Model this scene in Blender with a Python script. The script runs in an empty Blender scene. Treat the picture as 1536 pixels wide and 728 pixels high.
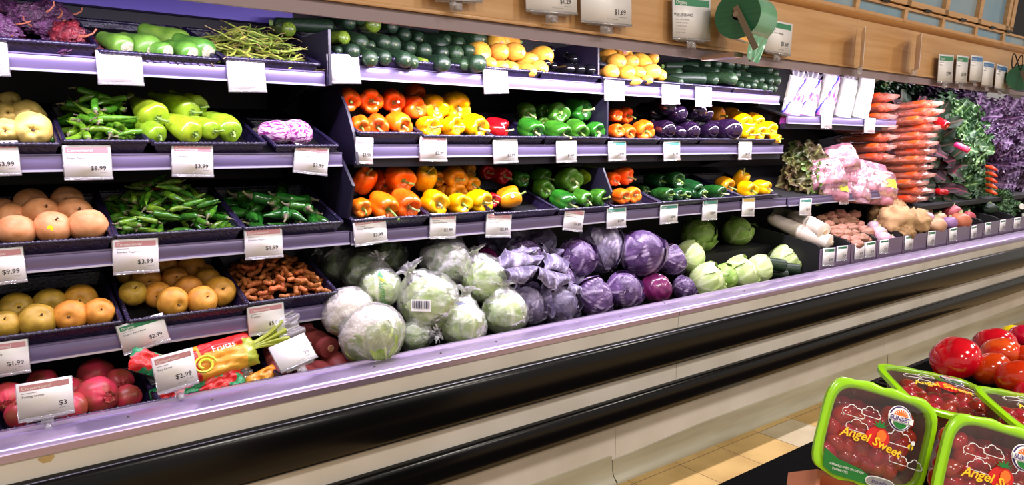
import bpy, bmesh, math, random
from math import sin, cos, pi, sqrt, exp, atan2, radians, tan
from mathutils import Vector, Matrix, Quaternion, noise

# ------------------------------------------------------------------ camera, world, lights, exposure
sc = bpy.context.scene
COL = sc.collection
FPX, PIT, YAW, EYE = 1060.0, radians(7.84), radians(37.05), Vector((0, 0, 1.456))
FW = Vector((sin(YAW) * cos(PIT), cos(YAW) * cos(PIT), -sin(PIT)))
RT = Vector((cos(YAW), -sin(YAW), 0))
UP = RT.cross(FW)
cam = bpy.data.cameras.new('camera')
cam.sensor_width = 36
cam.lens = FPX / 1536 * 36
cam.clip_end = 100
cam.clip_start = .02
camo = bpy.data.objects.new('camera', cam)
COL.objects.link(camo)
camo.matrix_world = Matrix.Translation(EYE) @ Matrix((RT, UP, -FW)).transposed().to_4x4()
sc.camera = camo
sc.view_settings.view_transform = 'Standard'
sc.view_settings.look = 'None'
sc.view_settings.gamma = 1
sc.view_settings.use_curve_mapping = False
sc.view_settings.exposure = 0.0
sc.cycles.use_denoising = True
sc.cycles.max_bounces = 6
sc.cycles.transparent_max_bounces = 10
sc.cycles.caustics_reflective = False
sc.cycles.caustics_refractive = False
w = bpy.data.worlds.new('world')
sc.world = w
w.use_nodes = True
w.node_tree.nodes['Background'].inputs[0].default_value = (1.0, .92, .82, 1)
w.node_tree.nodes['Background'].inputs[1].default_value = .50


def area(name, loc, rot, sx, sy, power, col, spread=180):
    l = bpy.data.lights.new(name, 'AREA')
    l.shape = 'RECTANGLE'
    l.size, l.size_y, l.energy, l.color = sx, sy, power, col
    l.spread = radians(spread)
    o = bpy.data.objects.new(name, l)
    COL.objects.link(o)
    o.location = loc
    o.rotation_euler = rot
    return o


# LED strips under the canopy, behind its front lip (pointing down and into the case)
LEDY, LEDZ = 2.125, 1.868
area('led_light', (.25, LEDY, LEDZ), (radians(24), 0, 0), 1.5, .03, 16, (.86, .76, 1.0))
area('led_light', (2.4, LEDY, LEDZ), (radians(24), 0, 0), 2.7, .03, 58, (.97, .89, 1.0))
area('led_light', (6.4, LEDY, LEDZ), (radians(24), 0, 0), 5.2, .03, 62, (.97, .88, 1.0))
# store ceiling lamps
for lx, ly, p in ((-.8, -.7, 52), (1.4, -.9, 56), (3.4, -.6, 60), (5.8, -.5, 60), (-1.2, -3.2, 60), (2.4, -3.2, 60), (5.0, -3.0, 60)):
    area('ceiling_lamp_light', (lx, ly, 3.55), (0, 0, 0), .5, .5, p, (1.0, .93, .84))


# ------------------------------------------------------------------ helpers
def ray(px, py):
    return FW * FPX + RT * (px - 768) + UP * (364 - py)


def at(px, py, Y):
    d = ray(px, py)
    return EYE + d * (Y / d.y)


def atX(px, py, X):
    d = ray(px, py)
    return EYE + d * (X / d.x)


def atD(px, py, D):
    return EYE + ray(px, py) * (D / FPX)


def dep(p):
    return (Vector(p) - EYE).dot(FW)


def sm(a, b, x):
    t = max(0., min(1., (x - a) / (b - a)))
    return t * t * (3 - 2 * t)


def fbm(v, o=3):
    return noise.fractal(Vector(v), 1.0, 2.0, o)


class MB:
    def __init__(s):
        s.v, s.f, s.m, s.a = [], [], [], []

    def add(s, vs, fs, mi=0, at_=None):
        o = len(s.v)
        s.v += [tuple(p) for p in vs]
        s.a += at_ if at_ is not None else [0.] * len(vs)
        s.f += [[o + i for i in f] for f in fs]
        s.m += [mi] * len(fs)
        return s

    def box(s, x0, x1, y0, y1, z0, z1, mi=0):
        vs = [(x, y, z) for x in (x0, x1) for y in (y0, y1) for z in (z0, z1)]
        return s.add(vs, [[0, 1, 3, 2], [4, 6, 7, 5], [0, 4, 5, 1], [2, 3, 7, 6], [0, 2, 6, 4], [1, 5, 7, 3]], mi)

    def bar(s, a, b, r, mi=0):
        return s.tube([a, b], [r, r], 8, mi)

    def grid(s, fn, nu, nv, cu=False, mi=0):
        """fn(u,v)->(x,y,z) or (x,y,z,attr); cu closes u."""
        vs, at_ = [], []
        nuu = nu if cu else nu + 1
        for j in range(nv + 1):
            for i in range(nuu):
                r = fn(i / nu, j / nv)
                vs.append(r[:3])
                at_.append(r[3] if len(r) > 3 else 0.)
        fs = []
        for j in range(nv):
            for i in range(nu):
                a, b = j * nuu + i, j * nuu + (i + 1) % nuu
                fs.append([a, b, b + nuu, a + nuu])
        return s.add(vs, fs, mi, at_)

    def tube(s, pts, rad, seg=8, mi=0, caps=True):
        pts = [Vector(p) for p in pts]
        n = len(pts)
        t = [(pts[min(i + 1, n - 1)] - pts[max(i - 1, 0)]).normalized() for i in range(n)]
        x = t[0].orthogonal().normalized()
        vs = []
        for i in range(n):
            x = (x - t[i] * x.dot(t[i])).normalized()
            y = t[i].cross(x)
            for k in range(seg):
                a = 2 * pi * k / seg
                vs.append(pts[i] + (x * cos(a) + y * sin(a)) * rad[i])
        fs = [[i * seg + k, i * seg + (k + 1) % seg, (i + 1) * seg + (k + 1) % seg, (i + 1) * seg + k] for i in range(n - 1) for k in range(seg)]
        if caps:
            fs += [list(range(seg))[::-1], [(n - 1) * seg + k for k in range(seg)]]
        return s.add(vs, fs, mi)

    def extr(s, prof, x0, x1, mi=0, caps=True):
        """profile of (y,z) extruded along X."""
        n = len(prof)
        vs = [(x0, y, z) for y, z in prof] + [(x1, y, z) for y, z in prof]
        fs = [[i, (i + 1) % n, n + (i + 1) % n, n + i] for i in range(n)]
        if caps:
            fs += [list(range(n))[::-1], [n + i for i in range(n)]]
        return s.add(vs, fs, mi)

    def mesh(s, name, mats, sharp=45, weld=True):
        me = bpy.data.meshes.new(name)
        me.from_pydata(s.v, [], s.f)
        for m in mats:
            me.materials.append(m)
        me.polygons.foreach_set('material_index', s.m)
        if any(s.a):
            at_ = me.attributes.new('vein', 'FLOAT', 'POINT')
            at_.data.foreach_set('value', s.a)
        bm = bmesh.new()
        bm.from_mesh(me)
        if weld:
            bmesh.ops.remove_doubles(bm, verts=bm.verts, dist=1e-5)
        bmesh.ops.recalc_face_normals(bm, faces=bm.faces)
        bm.to_mesh(me)
        bm.free()
        me.polygons.foreach_set('use_smooth', [True] * len(me.polygons))
        if sharp:
            me.set_sharp_from_angle(angle=radians(sharp))
        me.update()
        return me

    def build(s, name, mats, parent=None, sharp=45, weld=True):
        return link(name, s.mesh(name, mats if isinstance(mats, (list, tuple)) else [mats], sharp, weld), parent)


def link(name, me, parent=None):
    o = bpy.data.objects.new(name, me)
    COL.objects.link(o)
    if parent is not None:
        o.parent = parent
    return o


def tag(o, label, cat, group=None, kind=None):
    if label:
        o['label'] = label
    if cat:
        o['category'] = cat
    if group:
        o['group'] = group
    if kind:
        o['kind'] = kind
    return o


def thing(name, label, cat, loc=(0, 0, 0), group=None):
    o = link(name, None)
    o.location = loc
    o.empty_display_size = .05
    return tag(o, label, cat, group)


ORD = 'first second third fourth fifth sixth seventh eighth ninth tenth eleventh twelfth thirteenth fourteenth fifteenth sixteenth seventeenth eighteenth nineteenth twentieth'.split()


def lin(c):
    return tuple(((x / 255) / 12.92 if x / 255 < .04045 else ((x / 255 + .055) / 1.055) ** 2.4) for x in c) + (1,)


MATS = {}


def M(name, c, c2=None, rough=.5, metal=0, spec=.5, scale=8, stretch=(1, 1, 1), bump=0, bscale=40, vein=None, hue=0, val=0, coat=0, trans=0, sss=0, lo=.35, hi=.65, alpha=1, detail=3, emit=0, vramp=(0, 1)):
    m = bpy.data.materials.new(name)
    m.use_nodes = True
    nt = m.node_tree
    N, L = nt.nodes, nt.links
    b = N['Principled BSDF']
    b.inputs['Roughness'].default_value = rough
    b.inputs['Metallic'].default_value = metal
    b.inputs['Specular IOR Level'].default_value = spec
    b.inputs['Coat Weight'].default_value = coat
    b.inputs['Coat Roughness'].default_value = .08
    b.inputs['Transmission Weight'].default_value = trans
    b.inputs['Alpha'].default_value = alpha
    if sss:
        b.inputs['Subsurface Weight'].default_value = sss
        b.inputs['Subsurface Radius'].default_value = (.01, .006, .004)
        b.inputs['Subsurface Scale'].default_value = .5
    tc = N.new('ShaderNodeTexCoord')
    mp = N.new('ShaderNodeMapping')
    mp.inputs['Scale'].default_value = stretch
    L.new(tc.outputs['Object'], mp.inputs[0])
    out = None
    if c2 is not None:
        no = N.new('ShaderNodeTexNoise')
        no.inputs['Scale'].default_value = scale
        no.inputs['Detail'].default_value = detail
        L.new(mp.outputs[0], no.inputs['Vector'])
        cr = N.new('ShaderNodeValToRGB')
        cr.color_ramp.elements[0].position, cr.color_ramp.elements[1].position = lo, hi
        cr.color_ramp.elements[0].color, cr.color_ramp.elements[1].color = lin(c), lin(c2)
        L.new(no.outputs['Fac'], cr.inputs[0])
        out = cr.outputs[0]
    if vein is not None:
        an = N.new('ShaderNodeAttribute')
        an.attribute_name = 'vein'
        mr = N.new('ShaderNodeMapRange')
        mr.inputs['From Min'].default_value, mr.inputs['From Max'].default_value = vramp
        L.new(an.outputs['Fac'], mr.inputs['Value'])
        mx = N.new('ShaderNodeMix')
        mx.data_type = 'RGBA'
        L.new(mr.outputs[0], mx.inputs[0])
        if out is not None:
            L.new(out, mx.inputs[6])
        else:
            mx.inputs[6].default_value = lin(c)
        mx.inputs[7].default_value = lin(vein)
        out = mx.outputs[2]
    if hue or val:
        oi = N.new('ShaderNodeObjectInfo')
        hs = N.new('ShaderNodeHueSaturation')
        a = N.new('ShaderNodeMapRange')
        a.inputs['To Min'].default_value, a.inputs['To Max'].default_value = .5 - hue, .5 + hue
        L.new(oi.outputs['Random'], a.inputs[0])
        L.new(a.outputs[0], hs.inputs['Hue'])
        a2 = N.new('ShaderNodeMapRange')
        a2.inputs['To Min'].default_value, a2.inputs['To Max'].default_value = 1 + val, 1 - val
        L.new(oi.outputs['Random'], a2.inputs[0])
        L.new(a2.outputs[0], hs.inputs['Value'])
        if out is not None:
            L.new(out, hs.inputs['Color'])
        else:
            hs.inputs['Color'].default_value = lin(c)
        out = hs.outputs[0]
    if out is not None:
        L.new(out, b.inputs['Base Color'])
    else:
        b.inputs['Base Color'].default_value = lin(c)
    if emit:
        b.inputs['Emission Color'].default_value = lin(c)
        b.inputs['Emission Strength'].default_value = emit
    if bump:
        n2 = N.new('ShaderNodeTexNoise')
        n2.inputs['Scale'].default_value = bscale
        n2.inputs['Detail'].default_value = 3
        L.new(mp.outputs[0], n2.inputs['Vector'])
        bp = N.new('ShaderNodeBump')
        bp.inputs['Strength'].default_value = bump
        bp.inputs['Distance'].default_value = .01
        L.new(n2.outputs['Fac'], bp.inputs['Height'])
        L.new(bp.outputs[0], b.inputs['Normal'])
    MATS[name] = m
    return m


def film_mat(name, tint=(255, 255, 255), haze=.25, bump=.6, bscale=18, rough=.15):
    """thin clear plastic: transparent + whitish haze + gloss."""
    m = bpy.data.materials.new(name)
    m.use_nodes = True
    nt = m.node_tree
    N, L = nt.nodes, nt.links
    N.remove(N['Principled BSDF'])
    tr = N.new('ShaderNodeBsdfTransparent')
    df = N.new('ShaderNodeBsdfDiffuse')
    gl = N.new('ShaderNodeBsdfGlossy')
    df.inputs[0].default_value = lin(tint)
    gl.inputs['Roughness'].default_value = rough
    m1 = N.new('ShaderNodeMixShader')
    m2 = N.new('ShaderNodeMixShader')
    lw = N.new('ShaderNodeLayerWeight')
    lw.inputs[0].default_value = .35
    tc = N.new('ShaderNodeTexCoord')
    no = N.new('ShaderNodeTexNoise')
    no.inputs['Scale'].default_value = bscale
    no.inputs['Detail'].default_value = 4
    bp = N.new('ShaderNodeBump')
    bp.inputs['Strength'].default_value = bump
    bp.inputs['Distance'].default_value = .02
    L.new(tc.outputs['Object'], no.inputs['Vector'])
    L.new(no.outputs['Fac'], bp.inputs['Height'])
    for s in (df, gl):
        L.new(bp.outputs[0], s.inputs['Normal'])
    mr = N.new('ShaderNodeMapRange')
    mr.inputs['From Min'].default_value, mr.inputs['From Max'].default_value = .35, .7
    mr.inputs['To Min'].default_value, mr.inputs['To Max'].default_value = haze * .4, min(1, haze * 1.7)
    L.new(no.outputs['Fac'], mr.inputs[0])
    L.new(mr.outputs[0], m1.inputs[0])
    L.new(tr.outputs[0], m1.inputs[1])
    L.new(df.outputs[0], m1.inputs[2])
    mu = N.new('ShaderNodeMath')
    mu.operation = 'MULTIPLY_ADD'
    mu.inputs[1].default_value, mu.inputs[2].default_value = .5, .06
    L.new(lw.outputs['Fresnel'], mu.inputs[0])
    L.new(mu.outputs[0], m2.inputs[0])
    L.new(m1.outputs[0], m2.inputs[1])
    L.new(gl.outputs[0], m2.inputs[2])
    L.new(m2.outputs[0], N['Material Output'].inputs['Surface'])
    MATS[name] = m
    return m


TXT = {}


def text_geo(s, bold=0):
    """triangulated flat lettering: verts (x,y), faces, width; cap height about .7."""
    key = (s, bold)
    if key not in TXT:
        cu = bpy.data.curves.new('lettering', 'FONT')
        cu.body = s
        cu.size = 1
        cu.resolution_u = 2
        cu.offset = bold
        cu.fill_mode = 'FRONT'
        ob = bpy.data.objects.new('lettering', cu)
        me = bpy.data.meshes.new_from_object(ob)
        vs = [v.co.xy.copy() for v in me.vertices]
        fs = [list(p.vertices) for p in me.polygons]
        bpy.data.objects.remove(ob)
        bpy.data.curves.remove(cu)
        bpy.data.meshes.remove(me)
        TXT[key] = (vs, fs, max([v.x for v in vs], default=0))
    return TXT[key]


def put_text(mb, s, x, y, h, z, mi, right=False, maxw=None, bend=None, bold=0):
    vs, fs, wd = text_geo(s, bold)
    k = h / .7
    kx = k if not maxw or wd * k <= maxw else maxw / wd
    ox = x - wd * kx if right else x
    pts = [(ox + v.x * kx, y + v.y * k, z) for v in vs]
    if bend:
        pts = [bend(*p) for p in pts]
    mb.add(pts, fs, mi)


# ------------------------------------------------------------------ materials
M('case_white', (208, 201, 194), (194, 186, 176), rough=.45, scale=3)
M('kick_vinyl', (176, 170, 150), (150, 142, 120), rough=.4, scale=4, stretch=(.3, 3, 3))
M('black_rubber', (9, 8, 10), rough=.2, spec=.3)
M('steel', (206, 188, 224), (186, 168, 208), rough=.3, metal=.85, scale=3, stretch=(.2, 6, 6), bump=.02, bscale=60)
M('black_steel', (10, 9, 13), rough=.55)
M('divider_plastic', (26, 19, 42), (21, 15, 36), rough=.45, scale=5)
M('shelf_channel', (126, 114, 154), (112, 100, 140), rough=.32, metal=.35, scale=4, stretch=(.3, 8, 8))
M('channel_edge', (210, 205, 225), rough=.3, metal=.5)
M('tray_plastic', (34, 26, 60), (24, 18, 44), rough=.33, spec=.7, scale=30, bump=.25, bscale=130)
M('wood', (200, 156, 108), (184, 136, 84), rough=.42, scale=3, stretch=(.5, 1, 9), coat=.15)
M('wood_moulding', (196, 142, 84), (178, 122, 66), rough=.4, scale=3, stretch=(.4, 6, 6), coat=.2)
M('canopy_grey', (142, 124, 128), rough=.5)
M('screw_steel', (110, 100, 115), rough=.3, metal=.9)
M('dark_gap', (22, 19, 16), rough=.9)
M('stain', (150, 120, 70), (178, 150, 100), rough=.7, scale=30)
M('card_paper', (236, 232, 234), rough=.35)
M('card_pink', (206, 146, 156), rough=.4)
M('card_green', (46, 128, 88), rough=.4)
M('card_teal', (78, 150, 140), rough=.4)
M('card_yellow', (226, 190, 90), rough=.4)
M('card_blue', (70, 120, 176), rough=.4)
M('ink', (40, 38, 42), rough=.6)
M('ink_grey', (150, 146, 152), rough=.6)
M('white_print', (245, 243, 244), rough=.5)
film_mat('clear_plastic', (240, 236, 245), .22, .2, 10, .1)
film_mat('wrap_film', (252, 248, 255), .19, .6, 6, .14)
film_mat('wrap_film_thick', (240, 232, 252), .42, .5, 5, .2)
film_mat('pack_film', (255, 250, 250), .015, .3, 9, .07)
film_mat('carrot_film', (255, 200, 182), .2, .5, 22, .15)
film_mat('pink_film', (226, 150, 176), .5, .6, 9, .25)

M('pepper_orange', (255, 122, 24), (250, 96, 12), rough=.16, scale=3, hue=.012, val=.08, coat=.3)
M('pepper_yellow', (240, 182, 6), (232, 154, 4), rough=.16, scale=3, hue=.012, val=.06, coat=.3)
M('pepper_amber', (226, 148, 20), (210, 128, 14), rough=.18, scale=3, val=.08, coat=.3)  # one truly amber pepper; also yellow skin with shade put into its colour
M('pepper_red', (178, 12, 24), (150, 8, 18), rough=.16, scale=3, val=.1, coat=.3)
M('pepper_green', (60, 118, 30), (42, 92, 24), rough=.18, scale=3, hue=.03, val=.15, coat=.3)
M('pepper_lime', (150, 168, 40), (122, 146, 34), rough=.18, scale=3, val=.08, coat=.3)
M('poblano_green', (28, 78, 34), (18, 56, 24), rough=.16, scale=3, hue=.02, val=.15, coat=.3)
M('stem_green', (150, 176, 96), (104, 140, 58), rough=.5, scale=12)
M('stem_pale', (186, 190, 140), (140, 152, 92), rough=.5, scale=10)
M('zucchini_skin', (16, 34, 22), (44, 68, 40), rough=.42, spec=.35, scale=14, stretch=(1, 1, .35), lo=.45, hi=.75, hue=.02, val=.3)
M('zucchini_yellowing', (120, 140, 40), (60, 92, 30), rough=.3, scale=5, stretch=(2.5, 2.5, .3), val=.1, coat=.15)
M('scar_tan', (196, 170, 130), (150, 120, 96), rough=.7, scale=20)
M('scar_olive', (120, 124, 88), (90, 96, 70), rough=.7, scale=16)
M('scar_pink', (206, 150, 132), (160, 110, 100), rough=.7, scale=16)
M('squash_yellow', (238, 178, 76), (224, 152, 50), rough=.32, scale=4, hue=.012, val=.06)
M('eggplant_skin', (34, 16, 44), (24, 12, 34), rough=.1, scale=3, val=.2, coat=.5)
M('eggplant_black', (16, 16, 22), rough=.12, coat=.4)
M('calyx_green', (70, 84, 50), (90, 80, 70), rough=.6, scale=8)
M('graffiti_skin', (142, 40, 128), (236, 200, 228), rough=.2, scale=5, stretch=(3, 3, .5), lo=.44, hi=.56, coat=.3)
M('cubanelle_skin', (158, 186, 42), (132, 166, 34), rough=.2, scale=3, hue=.02, val=.14, coat=.25)
M('finger_skin', (96, 150, 34), (64, 118, 28), rough=.2, scale=2, hue=.03, val=.2, coat=.25)
M('serrano_skin', (88, 136, 32), (48, 96, 26), rough=.2, scale=1.2, hue=.035, val=.3, coat=.25)
M('serrano_red', (226, 92, 40), (196, 60, 24), rough=.25, scale=2)
M('jalapeno_skin', (44, 104, 30), (30, 76, 26), rough=.16, scale=2, hue=.02, val=.2, coat=.3)
M('chili_stem', (112, 116, 70), (96, 80, 76), rough=.6, scale=3)
M('pod_green', (112, 140, 46), (164, 172, 70), rough=.5, scale=.6, hue=.025, val=.25)
M('pod_stem', (196, 176, 110), (150, 120, 90), rough=.6, scale=.8)
M('dry_chile', (92, 50, 84), (52, 28, 50), rough=.3, scale=4, hue=.015, val=.3, bump=.9, bscale=9)
M('dry_chile_red', (120, 34, 40), (74, 22, 32), rough=.3, scale=4, val=.2, bump=.9, bscale=9)
M('dry_stem', (176, 106, 76), (130, 70, 52), rough=.6, scale=4)
M('opo_skin', (112, 160, 60), (80, 132, 44), rough=.32, scale=2, hue=.02, val=.12)
M('opo_end', (188, 190, 160), (140, 136, 100), rough=.7, scale=14)
M('quince_skin', (234, 206, 120), (214, 182, 88), rough=.45, scale=3, val=.06)
M('pear_peach', (228, 160, 112), (206, 136, 84), rough=.5, scale=4, bump=.04, bscale=90, val=.06)
M('pear_gold', (214, 150, 56), (186, 122, 40), rough=.5, scale=4, bump=.04, bscale=90, hue=.01, val=.1)
M('pear_olive', (190, 152, 54), (158, 124, 40), rough=.5, scale=4, bump=.04, bscale=90, val=.1)
M('fruit_stem', (84, 60, 38), rough=.8)
M('sticker_yellow', (248, 224, 20), rough=.4)
M('sticker_blue', (60, 80, 140), (230, 230, 240), rough=.4, scale=300)
M('pomegranate_skin', (208, 58, 84), (150, 68, 50), rough=.36, scale=1.6, lo=.4, hi=.6, val=.12)
M('pomegranate_crown', (180, 90, 70), (120, 60, 50), rough=.6, scale=8)
M('turmeric_skin', (188, 104, 44), (146, 76, 36), rough=.6, scale=2.5, hue=.01, val=.2)
M('turmeric_cut', (236, 130, 40), rough=.5)
M('yam_skin', (178, 84, 80), (138, 58, 58), rough=.5, scale=5, bump=.3, bscale=14, val=.15)
M('yam_cut', (222, 170, 130), (190, 130, 100), rough=.6, scale=10)
M('cauli_curd', (246, 240, 226), (230, 220, 198), rough=.7, scale=14, bump=.5, bscale=26)
M('cauli_leaf', (168, 186, 96), (128, 158, 64), rough=.5, scale=4, vein=(220, 226, 180))
M('lettuce_leaf', (166, 190, 96), (124, 156, 62), rough=.45, scale=3, vein=(222, 228, 190), val=.08)
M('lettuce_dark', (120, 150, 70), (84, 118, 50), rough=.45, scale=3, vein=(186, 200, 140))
M('cabbage_leaf', (142, 176, 84), (116, 152, 62), rough=.42, scale=3, vein=(206, 220, 160), val=.12)
M('cabbage_pale', (196, 210, 150), (170, 192, 118), rough=.42, scale=3, vein=(230, 236, 206), val=.06)
M('cabbage_deep', (90, 132, 52), (66, 108, 40), rough=.42, scale=3, vein=(160, 186, 110))
M('red_cabbage', (104, 76, 126), (64, 40, 84), rough=.38, scale=4, vein=(206, 186, 220), val=.18, bump=.5, bscale=9)
M('red_cabbage_bare', (116, 32, 88), (88, 22, 70), rough=.25, scale=4, vein=(150, 60, 124), coat=.3)
M('red_outer_leaf', (122, 112, 142), (84, 74, 104), rough=.45, scale=4, vein=(200, 188, 216), val=.15, bump=.5, bscale=9)
M('radicchio', (104, 30, 58), (66, 18, 44), rough=.4, scale=5, vein=(200, 150, 170))
M('print_green', (24, 120, 66), rough=.4)
M('print_yellow', (250, 206, 30), rough=.4)
M('print_blue', (32, 70, 190), rough=.4)
M('print_dark', (36, 34, 60), rough=.5)
M('print_red', (214, 36, 34), rough=.4)
M('lime_print', (240, 150, 40), (226, 170, 60), rough=.35, scale=9, coat=.3)
M('lime_red', (216, 40, 40), (40, 140, 90), rough=.35, scale=16, lo=.5, hi=.52, coat=.3)
M('lime_green', (178, 190, 70), (150, 160, 50), rough=.35, scale=9, coat=.3)
M('celery_print', (190, 70, 190), (226, 180, 226), rough=.25, scale=8, stretch=(1, 1, .3), lo=.42, hi=.62, coat=.4)
M('celery_band', (70, 70, 210), rough=.25, coat=.3)
M('celery_white', (246, 240, 246), (224, 226, 206), rough=.3, scale=7, stretch=(2, 2, .3), coat=.3)
M('carrot_skin', (236, 92, 36), (216, 70, 26), rough=.4, scale=5, stretch=(1, 1, 3), hue=.008, val=.08)
M('chard_leaf', (38, 60, 36), (26, 40, 30), spec=.25, rough=.55, scale=4, vein=(96, 70, 64), hue=.02, val=.3)
M('chard_red', (46, 28, 36), (28, 24, 28), rough=.6, scale=4, vein=(120, 44, 60), val=.3, spec=.2)
M('chard_stem', (206, 30, 110), (226, 60, 60), rough=.35, scale=2, hue=.03)
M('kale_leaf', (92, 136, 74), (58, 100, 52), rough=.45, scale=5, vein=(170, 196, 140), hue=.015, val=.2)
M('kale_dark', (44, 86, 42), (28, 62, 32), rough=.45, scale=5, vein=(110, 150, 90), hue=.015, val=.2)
M('kale_purple', (82, 52, 88), (48, 30, 56), rough=.5, scale=5, vein=(136, 100, 140), hue=.02, val=.25)
M('kale_stem', (150, 170, 110), rough=.5)
M('redleaf', (86, 62, 44), (70, 86, 38), rough=.4, scale=5, vein=(150, 150, 90), hue=.02, val=.25)
M('daikon_skin', (240, 226, 214), (226, 206, 190), rough=.4, scale=6)
M('daikon_cut', (230, 206, 176), (206, 176, 140), rough=.6, scale=14)
M('ginger_skin', (186, 132, 112), (152, 100, 82), rough=.6, scale=6, val=.15, hue=.01)
M('celeriac_skin', (206, 168, 122), (164, 124, 84), rough=.75, scale=9, bump=.9, bscale=16)
M('turnip_skin', (236, 208, 214), (196, 120, 160), rough=.35, scale=2.2)
M('pink_root', (222, 130, 150), (236, 190, 196), rough=.4, scale=20)
M('rutabaga_skin', (214, 178, 140), (190, 140, 110), rough=.45, scale=3)
M('beet_skin', (176, 74, 82), (140, 52, 64), rough=.45, scale=4, val=.15)
M('beet_gold', (200, 118, 84), (170, 92, 66), rough=.45, scale=4)
M('beet_violet', (158, 120, 170), (130, 90, 140), rough=.45, scale=4)
M('leek_white', (238, 236, 224), (206, 216, 176), rough=.4, scale=4, stretch=(3, 3, .3))
M('leek_green', (70, 112, 52), (96, 136, 66), rough=.45, scale=4, stretch=(3, 3, .3))
M('fennel_dark', (40, 60, 44), (28, 44, 32), rough=.5, scale=6)
M('tie_purple', (150, 60, 120), rough=.5)
M('label_lime', (206, 214, 60), rough=.4)
M('bin_front', (124, 104, 132), (108, 88, 118), rough=.25, scale=4, coat=.2)
M('tomato_skin', (206, 30, 14), (188, 20, 10), rough=.14, scale=3, hue=.012, val=.06, coat=.4)
M('tomato_stripe', (222, 84, 28), (206, 36, 16), rough=.14, scale=2.5, lo=.4, hi=.6, coat=.4)
M('grape_tomato', (196, 26, 30), (176, 18, 24), rough=.18, scale=3, hue=.01, val=.12, coat=.3)
M('yellow_tomato', (240, 214, 20), rough=.2, coat=.3)
M('pack_lime', (164, 226, 20), (150, 214, 16), rough=.25, scale=6, coat=.3, sss=.1)
M('pack_tub', (112, 84, 76), rough=.25, coat=.3)
M('pack_leaf_green', (30, 120, 50), rough=.35)
M('sun_orange', (240, 120, 40), rough=.4)
M('sun_purple', (70, 40, 120), rough=.4)
M('grey_label', (150, 150, 152), rough=.4)
M('carton', (232, 156, 124), (220, 142, 110), rough=.7, scale=4)
M('table_black', (8, 8, 8), rough=.6, spec=.1)
M('mat_black', (5, 5, 5), rough=.9, spec=.05, bump=.3, bscale=200)
M('bag_roll_green', (44, 104, 70), (36, 92, 60), rough=.3, scale=3, stretch=(1, 30, 1))
M('bag_film_green', (120, 176, 140), (100, 160, 124), rough=.25, scale=4, coat=.3)
M('bracket_metal', (176, 160, 140), rough=.3, metal=.9)
M('wire_dark', (40, 36, 34), rough=.4, metal=.6)
M('pane_blue', (96, 140, 168), (140, 158, 168), rough=.25, scale=2.2, coat=.4)
M('mirror', (215, 212, 220), rough=.03, metal=1)
M('led_tube', (250, 240, 255), rough=.3, emit=6)
M('led_housing', (60, 56, 60), rough=.5)
M('back_panel', (13, 10, 20), rough=.6)
M('back_rail', (84, 70, 150), rough=.4, metal=.3)
M('ceiling_paint', (120, 112, 104), rough=.9)


def floor_mat():
    m = bpy.data.materials.new('floor_tiles')
    m.use_nodes = True
    N, L = m.node_tree.nodes, m.node_tree.links
    b = N['Principled BSDF']
    b.inputs['Roughness'].default_value = .38
    tc = N.new('ShaderNodeTexCoord')
    mp = N.new('ShaderNodeMapping')
    mp.inputs['Location'].default_value = (-(2.472 - 8 * .305), -(1.992 - 6 * .305), 0)
    L.new(tc.outputs['Object'], mp.inputs[0])
    br = N.new('ShaderNodeTexBrick')
    br.offset = 0
    br.inputs['Scale'].default_value = 1
    br.inputs['Brick Width'].default_value = .305
    br.inputs['Row Height'].default_value = .305
    br.inputs['Mortar Size'].default_value = .0018
    br.inputs['Mortar Smooth'].default_value = .2
    br.inputs['Color1'].default_value = lin((196, 164, 104))
    br.inputs['Color2'].default_value = lin((184, 150, 90))
    br.inputs['Mortar'].default_value = lin((70, 54, 34))
    L.new(mp.outputs[0], br.inputs['Vector'])
    no = N.new('ShaderNodeTexNoise')
    no.inputs['Scale'].default_value = 5
    no.inputs['Detail'].default_value = 5
    L.new(tc.outputs['Object'], no.inputs['Vector'])
    mx = N.new('ShaderNodeMix')
    mx.data_type = 'RGBA'
    mx.blend_type = 'MULTIPLY'
    mx.inputs[0].default_value = .5
    L.new(br.outputs[0], mx.inputs[6])
    cr = N.new('ShaderNodeValToRGB')
    cr.color_ramp.elements[0].color = (.55, .5, .42, 1)
    cr.color_ramp.elements[0].position = .3
    cr.color_ramp.elements[1].position = .62
    L.new(no.outputs['Fac'], cr.inputs[0])
    L.new(cr.outputs[0], mx.inputs[7])
    L.new(mx.outputs[2], b.inputs['Base Color'])
    return m


# ------------------------------------------------------------------ setting
S = lambda o: tag(o, None, None, None, 'structure')
S(MB().box(-3, 12, -4, 3.4, -.05, 0).build('floor', floor_mat()))
M('tile_pale', (186, 172, 142), (170, 154, 122), rough=.4, scale=6)
for tx, ty in ((2.472 + .61, 1.992 - .305),):
    tag(MB().box(tx + .002, tx + .303, ty + .002, ty + .303, 0, .0006).build('floor_tile', MATS['tile_pale']), 'single pale replacement tile in the tan floor beside the black mat', 'floor tile')
S(MB().box(-3, 12, 3.1, 3.2, 0, 4).build('wall_back', MATS['back_panel']))
S(MB().box(-3, 12, -4, 3.2, 3.75, 3.85).build('ceiling', MATS['ceiling_paint']))
tag(MB().box(1.2, 6.5, .75, 1.752, 0, .012).build('floor_mat', MATS['mat_black']), 'black rubber floor mat lying along the front of the case', 'floor mat')

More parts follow.
